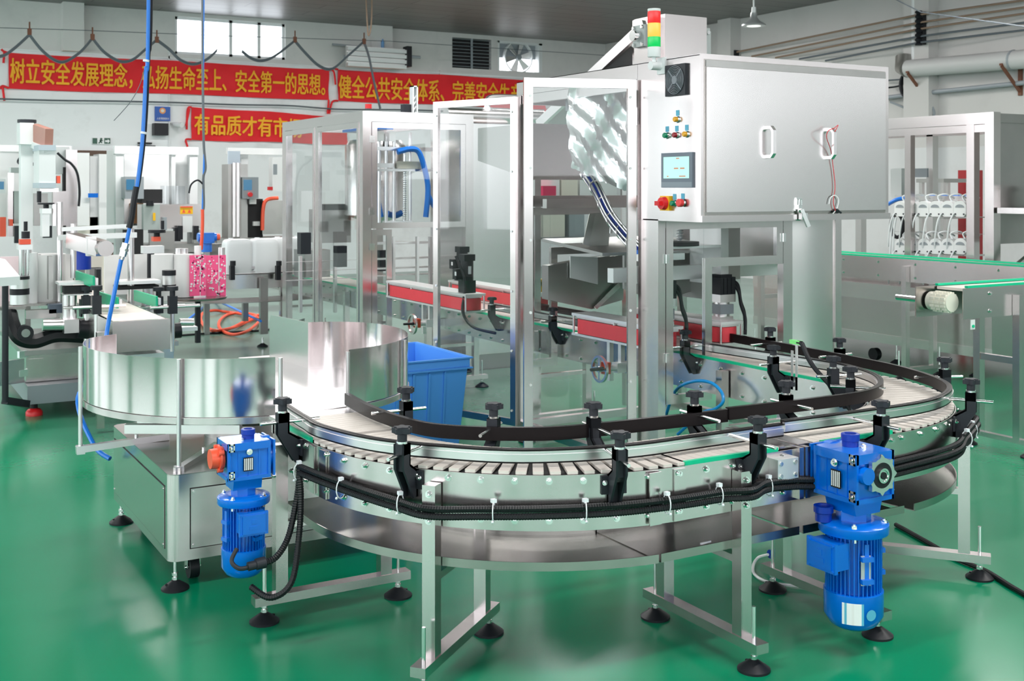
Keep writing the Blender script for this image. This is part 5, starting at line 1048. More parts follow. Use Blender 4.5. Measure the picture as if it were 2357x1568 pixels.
m = MB(); c = aty(400, 770, 9.0); m.cyl(aty(372, 765, 8.9), aty(415, 760, 8.9), .06); part(LM, 'clamp_sleeve', m, BLK); PB(LM, 'slide_foot', 405, 752, 455, 764, 9.0, .1, ALUW); m = MB(); m.cyl(aty(413, 742, 9.0), aty(445, 742, 9.0), .03); part(LM, 'slide_tube', m, ALU)
def dotlabel(px0, px1, y, lab):
    a, b = aty(px0, 682, y), aty(px1, 587, y); m = MB(); m.box(a.x, y, a.z, b.x, y+.012, b.z); o = part(LM, 'printed_label', m, PINK, lab)
    n = MB(); w = b.x-a.x; h = b.z-a.z
    for k in range(70):
        n.m = 0 if random.random() < .65 else 1; r = random.uniform(.004, .011); u, v = a.x+r+random.random()*(w-2*r), a.z+r+random.random()*(h-2*r)
        n.cyl((u, y, v), (u, y-.002, v), r, n=8)
    n.m = 0; n.box(a.x+w*.62, y-.002, a.z, a.x+w*.66, y, b.z)
    for k in range(7): n.box(a.x+w*.25, y-.0025, a.z+h*(.3+.06*k), a.x+w*(.28+.03*(k % 3)), y, a.z+h*(.335+.06*k))
    put(spec('label_print', n, [WHT, mat('deep_pink', (.45, .0, .12), .5)]), None, o)
dotlabel(437, 474, 9.85, 'pink dotted label'); dotlabel(475, 520, 9.95, 'pink dotted label')
for px, p in ((455, 566), (412, 572), (510, 570), (425, 572)): part(LM, 'label_roller', vcyl(px, p, 590, 9.98, .03), WHT if px == 455 else ALU)
# operator panel on its pole
OP = thing('operator_panel', 'tilted control panel on a dark pole at the end of the labelling machine', 'control panel', (.9, 8.9, 0))
part(OP, 'pole', vcyl(12, 640, 925, 8.9, .022), DGREY); m = MB(); m.bar(aty(11, 922, 8.9), aty(62, 930, 9.1), .05, .05); part(OP, 'foot_bar', m, DGREY)
m = MB(); P0 = [aty(-20, 590, 8.85), aty(12, 597, 8.85), aty(46, 636, 8.6), aty(-10, 640, 8.6)]; T_ = Vector((0, 0, -.06)); m.add(P0+[p+T_ for p in P0], [(0, 1, 2, 3), (7, 6, 5, 4), (0, 4, 5, 1), (1, 5, 6, 2), (2, 6, 7, 3), (3, 7, 4, 0)]); part(OP, 'panel_box', m, OFFW)
# jugs on the curved conveyor behind
CC = thing('curved_conveyor', 'curved steel-sided conveyor carrying white jugs behind the orange hose', 'conveyor', (2.6, 12.2, 0))
yc = 12.0
a, b = aty(500, 668, yc), aty(690, 628, yc); pl_ = [(a.x-.3, yc+.35), (a.x, yc+.1), ((a.x+b.x)/2, yc), (b.x, yc+.08), (b.x+.3, yc+.3)]; pl_ = [(p.x, p.y) for p in spl([(x, y, 0) for x, y in pl_], 6)]
m = MB(); m.sweep(pl_, sect(-.004, a.z, .004, b.z)); part(CC, 'side_plate', m, SHEET); m = MB(); m.sweep(pl_, sect(-.45, b.z-.02, -.004, b.z)); part(CC, 'belt', m, ALUW)
zr_ = aty(600, 613, yc).z; m = MB(); m.sweep(pl_, sect(-.02, zr_-.03, .0, zr_)); part(CC, 'guide_rail', m, ALU); m = MB(); m.sweep(pl_, sect(-.01, zr_-.07, .0, zr_-.05)); part(CC, 'guide_rail', m, ALU)
m = MB(); m.sweep(pl_, sect(-.3, aty(600, 690, yc).z-.01, .2, aty(600, 690, yc).z)); part(CC, 'drip_tray', m, STEELD)
PB(CC, 'post', 600, 640, 617, 770, yc-.1, .06, STEELD); c = aty(610, 775, yc-.1); put(spec('levelling_foot', foot(0, .1), [BLK, CHROME]), TR(c.x-.02, yc-.08), CC); PB(CC, 'post', 560, 690, 572, 740, yc+.6, .06, STEELD)
for px in (536, 642): m = BX(px-5, 612, px+5, 645, yc-.12, .06); c = aty(px, 605, yc-.09); m.cyl(c-Vector((0, 0, .03)), c+Vector((0, 0, .02)), .03, n=10); part(CC, 'rail_bracket', m, BLK)
JUG = MB(); rp = lambda k: arc((.14*k-.05, .09*k-.045), .045, 0, 90, 4)+arc((-.14*k+.05, .09*k-.045), .045, 90, 180, 4)+arc((-.14*k+.05, -.09*k+.045), .045, 180, 270, 4)+arc((.14*k-.05, -.09*k+.045), .045, 270, 360, 4)
lev = [(1.0, 0), (1.0, .25), (.985, .285), (.93, .315), (.82, .33), (.6, .335)]; vs_ = []; n_ = 20
for k, z in lev: vs_ += [(x*k, y*k, z) for x, y in rp(1.0)]
JUG.add(vs_, [tuple(range(n_-1, -1, -1)), tuple(range((len(lev)-1)*n_, len(lev)*n_))]+[(i*n_+j, i*n_+(j+1) % n_, (i+1)*n_+(j+1) % n_, (i+1)*n_+j) for i in range(len(lev)-1) for j in range(n_)])
NK = MB(); NK.lathe([(.024, .33), (.024, .345), (.02, .345)], (-.06, .0, 0), 16)
JS = [spec('jug_body', JUG, WPE), spec('jug_neck', NK, WPE)]
jugs = [(546, 12.1, 'milky white jug on the curved conveyor, first from the pink labels'), (606, 12.1, 'milky white jug on the curved conveyor, second from the pink labels'), (652, 12.2, 'milky white jug on the curved conveyor, half behind the filler corner post'), (697, 12.3, 'milky white jug seen through the first pane of the filler'), (735, 12.3, 'milky white jug seen through the second pane of the filler')]
for px, y, lb in jugs:
    c = aty(px, 614, y); copies(JS, 'plastic_jug', TR(c.x, y, aty(600, 628, 12.0).z) @ Matrix.Diagonal((1.13, 1.13, 1.08, 1)), lb, 'jug', 'white jugs on the curved conveyor')
# ---- machines along the back wall
M1 = thing('sealing_machine', 'pale glazed machine with a small control box and yellow warning label', 'machine', (0, 16, 0))
y = 16.0
for p in ((266, 340, 285, 600), (437, 340, 455, 600), (395, 350, 404, 470)): PB(M1, 'post', *p, y, .15, OFFW)
PB(M1, 'top_beam', 264, 339, 457, 354, y-.012, .12, OFFW); PB(M1, 'back_panel', 286, 354, 395, 520, y+.6, .03, mat('pale_panel', (.72, .74, .76), .4)); PB(M1, 'white_panel', 404, 354, 437, 470, y+.2, .03, WHT)
PB(M1, 'side_panel', 262, 345, 272, 560, y+.1, .5, ALUW); PB(M1, 'machine_bed', 285, 560, 470, 585, y-.2, .6, STEELD); PB(M1, 'lower_cabinet', 290, 585, 470, 690, y-.1, .6, STEELD); PB(M1, 'brown_box', 305, 468, 330, 515, y+.4, .2, CARD, 'brown cardboard panel')
o = PB(M1, 'control_box', 288, 407, 331, 458, y-.25, .25, GREY); put(spec('display', BX(291, 413, 310, 437, y-.256, .006), SCRB), None, o)
PB(M1, 'black_housing', 325, 436, 374, 468, y-.2, .3, DARK); PB(M1, 'main_block', 331, 470, 468, 528, y-.3, .4, STEEL); PB(M1, 'grey_cover', 330, 470, 368, 530, y-.32, .1, TANK)
o = PB(M1, 'warning_label', 415, 475, 444, 493, y-.31, .008, YEL, 'yellow warning label'); n = BX(416, 475, 443, 478, y-.316, .006); 
for (u, v) in ((423, 485), (436, 485)): q0, q1, q2 = aty(u-4, 490, y-.316), aty(u+4, 490, y-.316), aty(u, 481, y-.316); n.add([q0, q1, q2], [(0, 1, 2)])
put(spec('label_print', n, ORNG), None, o)
for px, lb in ((384, 'clear jar on the pale glazed machine, beside the black housing'), (412, 'clear jar on the pale glazed machine, above the yellow warning label')): solo('glass_jar', vcyl(px, 428, 469.7, y-.15, .085), MILKY, lb, 'jar', 'clear jars on the sealing machine')
m = vcyl(345, 462, 474, y-.32, .05); part(M1, 'knob', m, BLK); PB(M1, 'label_plate', 352, 490, 358, 508, y-.33, .005, YEL)
PB(M1, 'dispenser', 421, 498, 443, 535, y-.33, .03, OFFW); 
for px in (415, 452): PB(M1, 'rail_bracket', px-6, 520, px+6, 552, y-.4, .06, BLK)
for p, mm, nm in (((285, 528, 330, 600), DARK, 'shadow_frame'), ((345, 532, 402, 575), STEELD, 'drive_housing'), ((446, 530, 468, 560), STEELD, 'drive_housing'), ((402, 524, 416, 556), BLK, 'clamp_block'), ((376, 500, 384, 530), GREY, 'side_cover')): PB(M1, nm, *p, y-.38, .08, mm)  # shadow_frame is a plain dark box, the frame's shade put into its colour
GM2 = thing('gear_motor', 'small blue gear motor standing behind the pink label reels', 'motor', (2.2, 13, 0))
cc = aty(477, 560, 13.2); m = MB(); m.box(cc.x-.08, 13.15, cc.z+.02, cc.x+.07, 13.3, cc.z+.12); m.cyl((cc.x-.11, 13.2, cc.z+.07), (cc.x+.1, 13.2, cc.z+.07), .05); m.lathe([(.06, cc.z-.1), (.06, cc.z), (.09, cc.z), (.09, cc.z+.02), (.05, cc.z+.03)], (cc.x, 13.22, 0), 20); part(GM2, 'gearbox', m, BLUE); part(GM2, 'shaft_cap', MB().cyl((cc.x+.1, 13.2, cc.z+.07), (cc.x+.14, 13.2, cc.z+.07), .04), ORNG); part(GM2, 'motor_stand', MB().box(cc.x-.03, 13.2, 0, cc.x+.03, 13.26, cc.z-.08), STEELD)
M2 = thing('bottling_machine', 'dark-postened machine frame with black filling head and screen'.replace('postened', 'posted'), 'machine', (2.5, 16, 0))
y = 15.2
PB(M2, 'dark_post', 525, 378, 536, 600, y, .3, STEELD); PB(M2, 'dark_post', 552, 378, 570, 600, y+.1, .3, STEELD)
for px in (540, 549): part(M2, 'guide_rod', vcyl(px, 375, 545, y-.05, .03), ALU)
PB(M2, 'post', 555, 343, 571, 420, y+.2, .1, OFFW); PB(M2, 'top_beam', 525, 342, 650, 355, y+.188, .1, ALUW); PB(M2, 'side_panel', 525, 348, 553, 378, y, .02, mat('pale_blue_panel', (.55, .62, .72), .4))
o = PB(M2, 'control_box', 559, 408, 595, 457, y-.1, .2, GREY); put(spec('display', BX(561, 414, 580, 438, y-.106, .006), SCRB), None, o)
n = MB(); c = aty(575, 448, y-.1); n.cyl(c, c-Vector((0, .04, 0)), .03); put(spec('stop_button', n, RED), None, o)
PB(M2, 'filling_head', 570, 458, 605, 548, y+.1, .3, DARK); PB(M2, 'head_plate', 575, 457, 590, 470, y+.02, .05, OFFW); PB(M2, 'head_plate', 583, 510, 598, 520, y+.05, .05, OFFW)
PB(M2, 'grey_tank', 604, 462, 652, 540, y, .35, TRAYM); m = MB(); m.tube(spl([aty(604, 530, y-.05), aty(606, 480, y-.05), aty(615, 460, y-.05), aty(640, 456, y-.05)], 6), .025); part(M2, 'orange_hose', m, ORNG)
o = PB(M2, 'touch_screen', 627, 362, 652, 440, y-.05, .15, ALUW); put(spec('display', BX(629, 378, 638, 402, y-.056, .006), GREY), None, o); PB(M2, 'stop_button', 618, 430, 628, 438, y-.1, .05, RED)
PB(M2, 'bed', 500, 545, 690, 560, y, .5, STEELD); PB(M2, 'lower_cabinet', 505, 560, 690, 650, y+.1, .5, STEELD)
M3 = thing('storage_machine', 'large grey steel machine with pale frame against the wall, behind the labeller', 'machine', (-1, 16, 0))
y = 15.0
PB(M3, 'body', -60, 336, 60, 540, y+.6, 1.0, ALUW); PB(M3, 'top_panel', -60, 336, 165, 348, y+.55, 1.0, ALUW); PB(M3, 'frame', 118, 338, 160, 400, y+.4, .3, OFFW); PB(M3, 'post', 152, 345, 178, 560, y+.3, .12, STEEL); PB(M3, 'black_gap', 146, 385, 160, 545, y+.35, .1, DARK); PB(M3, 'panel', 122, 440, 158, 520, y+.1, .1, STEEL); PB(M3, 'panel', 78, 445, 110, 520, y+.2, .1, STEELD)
PB(M3, 'post', 18, 398, 32, 545, y, .1, STEEL); PB(M3, 'grey_cover', 30, 440, 50, 515, y, .12, TANK); PB(M3, 'cover_top', 25, 386, 50, 398, y, .2, TANK)
m = MB(); m.tube(spl([aty(132, 352, y), aty(150, 368, y), aty(165, 378, y), aty(178, 400, y), aty(183, 440, y), aty(181, 475, y)], 6), .015); m.tube(spl([aty(48, 362, y), aty(44, 375, y), aty(80, 378, y-.5)], 6), .02); part(M3, 'cable', m, BLK)
PB(M3, 'screen_box', -30, 412, 13, 445, y-.2, .2, OFFW); PB(M3, 'display', -25, 418, 9, 436, y-.206, .006, SCRB)
for p, mm, nm in (((96, 390, 118, 440), STEELD, 'shadow_panel'), ((34, 520, 48, 560), DGREY, 'lower_block'), ((100, 520, 120, 548), DGREY, 'lower_block'), ((0, 500, 14, 545), ORNG, 'orange_lever'), ((22, 505, 30, 520), ORNG, 'orange_lever'), ((60, 340, 120, 352), GREY, 'shadow_rail')): PB(M3, nm, *p, y-.1, .08, mm)  # shadow_panel and shadow_rail are darker boxes with shade put into their colour
CB = thing('white_cupboard', 'white cupboards standing in the doorway under the exit sign', 'cupboard', (-2, 19.5, 0))
for p, d in (((178, 352, 206, 520), .1), ((207, 360, 226, 560), .3), ((228, 355, 252, 560), .2)): PB(CB, 'cupboard_door', *p, 19.3+d, .5, WHT)
PB(CB, 'blue_latch', 203, 445, 226, 455, 19.28, .02, BLUE); part(CB, 'base', MB().box(aty(180, 500, 19.6).x, 19.6, 0, aty(255, 500, 19.6).x, 20.0, aty(200, 500, 19.6).z), CREAM)
BM = thing('barrel_motor', 'dark blue drum motor beside a cream bin under the white pressing belt', 'motor', (.5, 12, 0)); c = aty(188, 622, 11.5); part(BM, 'drum', vcyl(188, 580, 620, 11.5, .085), BLUED); part(BM, 'drum_lid', vcyl(188, 574, 580, 11.5, .095), BLUED); PB(BM, 'stand', 180, 620, 196, 690, 11.5, .1, STEELD)
CN = thing('cream_bin', 'cream plastic bin beside the dark blue drum motor', 'bin', (.9, 12, 0)); PB(CN, 'bin_body', 204, 572, 236, 616, 11.8, .3, CREAM); PB(CN, 'bin_stand', 206, 616, 234, 760, 11.85, .2, STEELD)
# coloured bottles and stacked goods seen through the capper's far panes
SH = thing('goods_rack', 'rack of pale cartons behind the capper, seen through the open door', 'rack', (6, 15, 0))
for p, mm, lb in (((1232, 368, 1288, 462), OFFW, 'pale carton on the upper shelf of the rack behind the capper, at the post end'), ((1292, 380, 1330, 462), CREAM, 'cream carton on the upper shelf of the rack, next to the tall pale carton'), ((1335, 395, 1420, 462), OFFW, 'wide pale carton on the upper shelf of the rack behind the hanging film'), ((1250, 487, 1300, 546), CREAM, 'cream carton on the lower shelf of the rack behind the capper'), ((1310, 487, 1345, 546), GREY, 'grey carton on the lower shelf of the rack behind the capper')): solo('carton', BX(*p, 15.0, .4), mm, lb, 'carton', 'cartons on the rack behind the capper')
PB(SH, 'shelf', 1225, 462, 1440, 470, 14.9, .6, STEELD); PB(SH, 'shelf', 1225, 546, 1440, 552, 14.9, .6, STEELD)
for px in (1226, 1440): q_ = aty(px, 360, 14.95); part(SH, 'post', MB().box(q_.x-.03, 14.95, 0, q_.x+.03, 15.05, q_.z), STEEL)
solo('red_bag', BX(1250, 428, 1280, 462, 14.86, .12), mat('magenta_plastic', (.6, .02, .10), .4), 'magenta bag on the rack behind the capper', 'bag')
m = MB(); m.box(4.60, 7.60, .885, 4.67, 7.66, .985); m.box(4.56, 7.60, .93, 4.73, 7.66, .965); solo('yellow_bracket', m, YEL, 'yellow plastic block on the far grip belt unit, seen through the open door glass', 'block')
# ================= things hanging in the hall and on its walls
def lettering(body, quad, off=.012):
    cu = bpy.data.curves.new('lettering', 'FONT'); cu.body = body; cu.size = 1.0; cu.offset = off; cu.resolution_u = 3
    cu.offset = 0; o = bpy.data.objects.new('lettering_tmp', cu); COL.objects.link(o); bpy.context.view_layer.update()
    me = bpy.data.meshes.new_from_object(o.evaluated_get(bpy.context.evaluated_depsgraph_get())); bpy.data.objects.remove(o); bpy.data.curves.remove(cu)
    xs = [v.co.x for v in me.vertices]; ys = [v.co.y for v in me.vertices]; x0, x1, y0, y1 = min(xs), max(xs), min(ys), max(ys); TL, TR_, BL, BR = quad
    for v in me.vertices:
        u, w = (v.co.x-x0)/(x1-x0), (v.co.y-y0)/(y1-y0); v.co = (BL*(1-u)+BR*u)*(1-w)+(TL*(1-u)+TR_*u)*w
    if off:
        v0 = [v.co.copy() for v in me.vertices]; f0 = [tuple(p.vertices) for p in me.polygons]; V = []; Fc = []; dx = (quad[1]-quad[0]).length/len(body)
        for k, (a, b) in enumerate(((0, 0), (.028, .012), (-.028, -.012), (0, .024), (0, -.02))):
            n = len(V); V += [c+Vector((a*dx, -.0015*k, b*dx)) for c in v0]; Fc += [tuple(i+n for i in f) for f in f0]
        me = bpy.data.meshes.new('lettering'); me.from_pydata(V, [], Fc)
    return me
def banner(tl, tr, bl, br, text, ttl, ttr, tbl, tbr, label, y=YB-.05, ribbons=()):
    TL, TR_, BL, BR = (aty(*p, y) for p in (tl, tr, bl, br)); th = thing('banner', label, 'banner', tuple((TL+BR)/2), 'red safety banners on the back wall')
    m = MB(); N = 40; vs = []
    for i in range(N+1):
        u = i/N
        for j in range(7):
            v = j/6; p = (TL*(1-u)+TR_*u)*(1-v)+(BL*(1-u)+BR*u)*v; vs.append(p+Vector((0, .018*sin(u*23+v*5)+.012*sin(u*51-v*9), -.01*sin(u*6.28*1.5))))
    m.add(vs+[v+Vector((0, .006, 0)) for v in vs], [(i*7+j, i*7+j+1, (i+1)*7+j+1, (i+1)*7+j) for i in range(N) for j in range(6)]+[((N+1)*7+i*7+j, (N+1)*7+(i+1)*7+j, (N+1)*7+(i+1)*7+j+1, (N+1)*7+i*7+j+1) for i in range(N) for j in range(6)])
    part(th, 'cloth', m, FABRIC)
    me = lettering(text, [aty(*p, y-.035) for p in (ttl, ttr, tbl, tbr)]); me.materials.append(GOLD); put(('lettering', me, (), None), None, th)
    for L in ribbons: r = MB(); r.tube(spl([aty(*p, y-.02) for p in L], 5), .02, 5); part(th, 'ribbon', r, FABRIC)
banner((20, 121), (757, 160), (20, 204), (757, 230), '树立安全发展理念，弘扬生命至上、安全第一的思想。', (24, 133), (748, 171), (24, 193), (748, 221), 'long red banner with yellow lettering under the hall window, the longest one',
       ribbons=(((20, 122), (8, 118), (3, 113)), ((10, 118), (8, 145)), ((20, 203), (6, 198), (0, 205)), ((6, 200), (10, 232)), ((757, 160), (768, 165), (772, 195)), ((757, 230), (754, 262)), ((757, 162), (766, 158))))
banner((778, 160), (1256, 186), (778, 232), (1256, 252), '健全公共安全体系、完善安全生产责任', (780, 172), (1250, 197), (780, 226), (1250, 243), 'red banner with yellow lettering running behind the top of the open capper door',
       ribbons=(((778, 160), (770, 158)), ((778, 232), (765, 235), (758, 262)), ((1256, 250), (1255, 262), (1253, 292)), ((1262, 250), (1268, 270))))
banner((1278, 186), (1384, 193), (1278, 254), (1384, 260), '系', (1290, 197), (1315, 198), (1290, 243), (1315, 244), 'red banner mostly hidden by the capper, beyond the one with a ribbon gap',
       ribbons=(((1278, 252), (1270, 262), (1264, 290)),))
banner((441, 246), (800, 270), (440, 322), (800, 333), '有品质才有市场', (448, 262), (695, 274), (448, 309), (695, 317), 'shorter red banner hung below the long one, ending behind the filler',
       ribbons=(((441, 247), (432, 252), (430, 298)), ((436, 250), (428, 290)), ((440, 321), (428, 322), (432, 338))))
# signs and small wall things
ex = thing('exit_sign', 'small green and white running-man exit sign above the brown door frame', 'sign', tuple(aty(234, 325, YB)))
PB(ex, 'sign_plate', 212, 317, 255, 332, YB-.04, .03, WHT); GD = mat('dark_sign_green', (.03, .10, .07), .5)
for p in ((213, 318, 224, 331), (240, 318, 254, 331)): PB(ex, 'green_field', *p, YB-.044, .004, GD)
m = MB(); P_s = [aty(px, py, YB-.048) for px, py in ((242, 323), (248, 323), (248, 320), (253, 325), (248, 330), (248, 327), (242, 327))]; m.add(P_s, [tuple(range(7))]); part(ex, 'arrow', m, WHT)
m = MB(); c = aty(233, 320, YB-.044); m.cyl(c, c-Vector((0, .004, 0)), .02); m.bar(aty(233, 322, YB-.044), aty(231, 326, YB-.044), .004, .03); m.bar(aty(231, 326, YB-.044), aty(227, 330, YB-.044), .004, .02); m.bar(aty(231, 326, YB-.044), aty(235, 329, YB-.044), .004, .02); m.bar(aty(229, 323, YB-.044), aty(237, 324, YB-.044), .004, .015); part(ex, 'running_figure', m, GD)
nt_ = thing('blue_notice', 'blue notice board with a round emblem on the back wall', 'notice', tuple(aty(374, 262, YB)))
PB(nt_, 'board', 357, 246, 392, 278, YB-.05, .04, mat('notice_blue', (.02, .10, .42), .5)); c = aty(374, 255, YB-.05); m = MB(); m.cyl(c, c-Vector((0, .006, 0)), .055, n=20); m.m = 1; m.cyl(c-Vector((0, .006, 0)), c-Vector((0, .009, 0)), .03, n=12); part(nt_, 'emblem', m, [mat('orange_emblem', (.75, .3, .1), .5), CREAM])
me = lettering('人民警察提示', [aty(*p, YB-.056) for p in ((361, 270), (389, 271), (361, 275), (389, 276))], 0); me.materials.append(WHT); put(('notice_lettering', me, (), None), None, nt_)
solo('wall_speaker', BX(355, 284, 388, 311, YB-.2, .18), BLK, 'black box speaker mounted on the wall under the blue notice', 'speaker')
cmr = thing('wall_camera', 'small white surveillance camera beside the black wall speaker', 'camera', tuple(aty(408, 285, YB))); c = aty(412, 286, YB-.2); m = MB(); m.cyl(c+Vector((-.05, .1, 0)), c+Vector((.03, -.1, -.02)), .045); part(cmr, 'camera_body', m, WHT); m = MB(); m.bar(c+Vector((-.05, .1, .02)), (c.x-.1, YB, c.z+.02), .03, .03); part(cmr, 'bracket', m, ALUW)
for px0, px1, lb in ((388, 391, 'thin white conduit running down the back wall beside the blue notice'),): solo('wall_conduit', BX(px0, 110, px1, 340, YB-.03, .025), OFFW, lb, 'conduit')
hs = thing('coat_rail', 'short dark rail of hooks on the wall above the pale glazed machine', 'rail', tuple(aty(340, 332, YB)));
for p in ((318, 328, 350, 331), (318, 335, 358, 338)): PB(hs, 'bar', *p, YB-.08, .06, DARK)
solo('strung_cable', MB().tube(spl([aty(*p, YB-.14) for p in ((-20, 227), (120, 231), (260, 233), (400, 236), (540, 241), (660, 243), (740, 249), (800, 252), (1000, 255), (1300, 276), (1480, 285))], 5), .014, 6), CABL, 'dark cable strung along the back wall under the long banner', 'cable')
# festoon of cables on a wire
yf = 19.6
fe = thing('cable_festoon', 'dark cables looped from hooks on a thin wire under the hall window', 'cable', tuple(aty(400, 120, yf)))
hk = [(68, 72), (213, 84), (361, 90), (679, 90), (838, 94)]; sg = [(0, 128), (140, 141), (290, 140), (440, 146), None, (760, 157)]
L = [[(-40, 118), (0, 128), (30, 112), (68, 78)], [(68, 78), (95, 112), (125, 136), (150, 140), (185, 118), (213, 86)], [(213, 86), (240, 118), (275, 139), (305, 136), (335, 112), (361, 90)], [(361, 90), (390, 112), (415, 136), (445, 146), (475, 136), (500, 114)], [(557, 116), (580, 133), (605, 138), (635, 126), (679, 92)], [(679, 92), (705, 122), (735, 150), (765, 157), (800, 128), (838, 94)], [(838, 94), (850, 130), (860, 180), (876, 250)]]
for i, P in enumerate(L):
    for d in (0, .02): part(fe, 'looped_cable', MB().tube(spl([aty(x, y_, yf)+Vector((0, d, -d*1.2)) for x, y_ in P], 5), .014, 6), CABL)
for x, y_ in hk: m = MB(); c = aty(x, y_, yf); m.cyl(c-Vector((0, 0, .03)), c+Vector((0, 0, .15)), .012); m.box(c.x-.03, c.y-.02, c.z-.06, c.x+.03, c.y+.02, c.z+.04); part(fe, 'hook', m, RUST)
part(fe, 'suspension_wire', MB().tube([aty(-60, 62, yf), aty(200, 70, yf), aty(500, 82, yf), aty(900, 95, yf), aty(1400, 128, yf)], .006, 5), CABL)
def hang(name, pts, y, r, m_, label, cat='hose'): return solo(name, MB().tube(spl([aty(px, py, y) for px, py in pts], 6), r, 8), m_, label, cat)
yh = 6.55
top = Vector((aty(343, 0, yh).x+.02, yh, ZC))
hz1 = thing('hanging_air_hose', 'blue air hose and black cable hanging from the ceiling to the round table', 'hose', (top.x, yh, 2))
part(hz1, 'blue_hose', MB().tube(spl([top]+[aty(px, py, yh) for px, py in ((341, 60), (336, 160), (332, 250), (327, 330), (318, 410), (308, 470), (298, 525), (288, 572))], 8), .0105, 8), HOSE)
part(hz1, 'black_cable', MB().tube(spl([top+Vector((.02, .01, 0))]+[aty(px+4, py, yh+.02) for px, py in ((345, 0), (339, 130), (335, 230), (329, 320), (318, 410), (308, 460), (300, 515))], 8), .008, 8), BLK)
part(hz1, 'tape_wrap', MB().tube(spl([aty(314, 430, yh), aty(307, 470, yh), aty(303, 500, yh), aty(297, 525, yh)], 6), .017, 8), BLK)
m = MB(); a, b = aty(290, 560, yh), aty(282, 590, yh); m.cyl(a, b, .019, n=6); c = aty(285, 577, yh); m.cyl(a.lerp(b, .4), a.lerp(b, .6), .024); m.cyl(b, aty(279, 598, yh), .014); part(hz1, 'coupling', m, CHROME)
part(hz1, 'blue_hose', MB().tube(spl([aty(279, 597, yh), aty(268, 650, yh), aty(257, 705, yh), aty(246, 765, yh), aty(238, 840, yh-.1), Vector((1.02, 6.2, .62)), Vector((1.06, 6.0, .42)), Vector((1.12, 5.9, .36))], 8), .012, 8), HOSE)
for px, py in ((336, 140), (330, 306)): c = aty(px, py, yh); m = MB(); m.cyl(c-Vector((0, 0, .006)), c+Vector((.002, 0, .006)), .017); part(hz1, 'cable_tie', m, ZINC)
part(hz1, 'loose_wire', MB().tube(spl([aty(332, 160, yh), aty(322, 195, yh), aty(300, 235, yh), aty(262, 278, yh)], 6), .0022, 5), CABL)
yk = 11.2; top = Vector((aty(467, 0, yk).x, yk, ZC))
hz2 = thing('hanging_cable', 'thin dark cable dropping from the ceiling to an orange hose by the pink labels', 'cable', (top.x, yk, 2))
part(hz2, 'cable_run', MB().tube(spl([top]+[aty(px, py, yk) for px, py in ((466, 60), (467, 200), (469, 330), (473, 385), (468, 410), (469, 470), (467, 484))], 8), .012, 6), CABL)
part(hz2, 'cable_run', MB().tube(spl([top+Vector((.02, 0, 0))]+[aty(px, py, yk) for px, py in ((468, 100), (468, 300), (470, 345), (468, 420), (467, 450), (466, 484))], 8), .009, 6), HOSE)
part(hz2, 'branch_cable', MB().tube(spl([aty(468, 425, yk), aty(455, 415, yk), aty(440, 425, yk), aty(435, 445, yk)], 6), .009, 6), BLK)
part(hz2, 'orange_hose', MB().tube(spl([aty(466, 482, yk), aty(466, 520, yk), aty(463, 575, yk)], 6), .017, 8), ORNG)
# air hose coil and cables on the floor
def fl(px, py, z=.02): return atz(px, py, z)
hc = thing('orange_hose_coil', 'orange-red air hose lying in loose loops on the floor by the labeller', 'hose', tuple(fl(530, 745, 0)))
Lc = [(458, 705), (459, 725), (470, 750), (500, 764), (540, 752), (580, 730), (597, 726), (596, 740), (570, 762), (535, 770), (508, 758), (505, 740), (525, 724), (560, 721), (590, 728), (560, 745), (530, 756), (490, 760), (464, 742), (466, 722), (492, 715), (520, 718), (560, 724), (610, 736)]
part(hc, 'hose_loops', MB().tube(spl([fl(x, y, .02+.012*(i % 3)) for i, (x, y) in enumerate(Lc)], 8), .018, 8), ORNG)
a = fl(458, 705, .02); part(hc, 'hose_tail', MB().tube(spl([a, a+Vector((-.02, .05, .2)), aty(457, 690, a.y+.06)], 6), .014, 8), ORNG)
solo('floor_cable', MB().tube(spl([fl(*p, .012) for p in ((415, 772), (470, 768), (540, 764), (620, 758), (700, 735))], 6), .012, 6), BLK, 'black cable lying across the floor behind the round table', 'cable')
solo('blue_floor_hose', MB().tube(spl([fl(*p, .02) for p in ((430, 738), (450, 722), (475, 702), (495, 692)) ]+[aty(580, 668, 12.0)+Vector((0, -.3, -.3))], 6), .014, 6), HOSE, 'thin blue hose on the floor running up toward the curved conveyor', 'hose')
solo('power_cable', MB().tube(spl([fl(*p, .012) for p in ((2062, 1208), (2120, 1240), (2200, 1285), (2270, 1315), (2330, 1352), (2400, 1390), (2560, 1470), (2800, 1560))], 6), .011, 8), RUB, 'black power cable on the green floor near the second gear motor', 'cable')
wc = thing('white_cable', 'white cable with blue plug on the floor behind the crosspiece legs', 'cable', tuple(fl(1750, 1330, 0)))
part(wc, 'cable_run', MB().tube(spl([fl(1768, 1277, .05), fl(1745, 1284, .02), fl(1734, 1302, .01), fl(1738, 1324, .01), fl(1775, 1342, .01), fl(1850, 1350, .01), fl(1910, 1352, .01)], 6), .0065, 6), WHT)
a = fl(1772, 1276, .05); part(wc, 'blue_plug', MB().cyl(a, a+Vector((.08, 0, .0)), .02, n=10), BLUED)
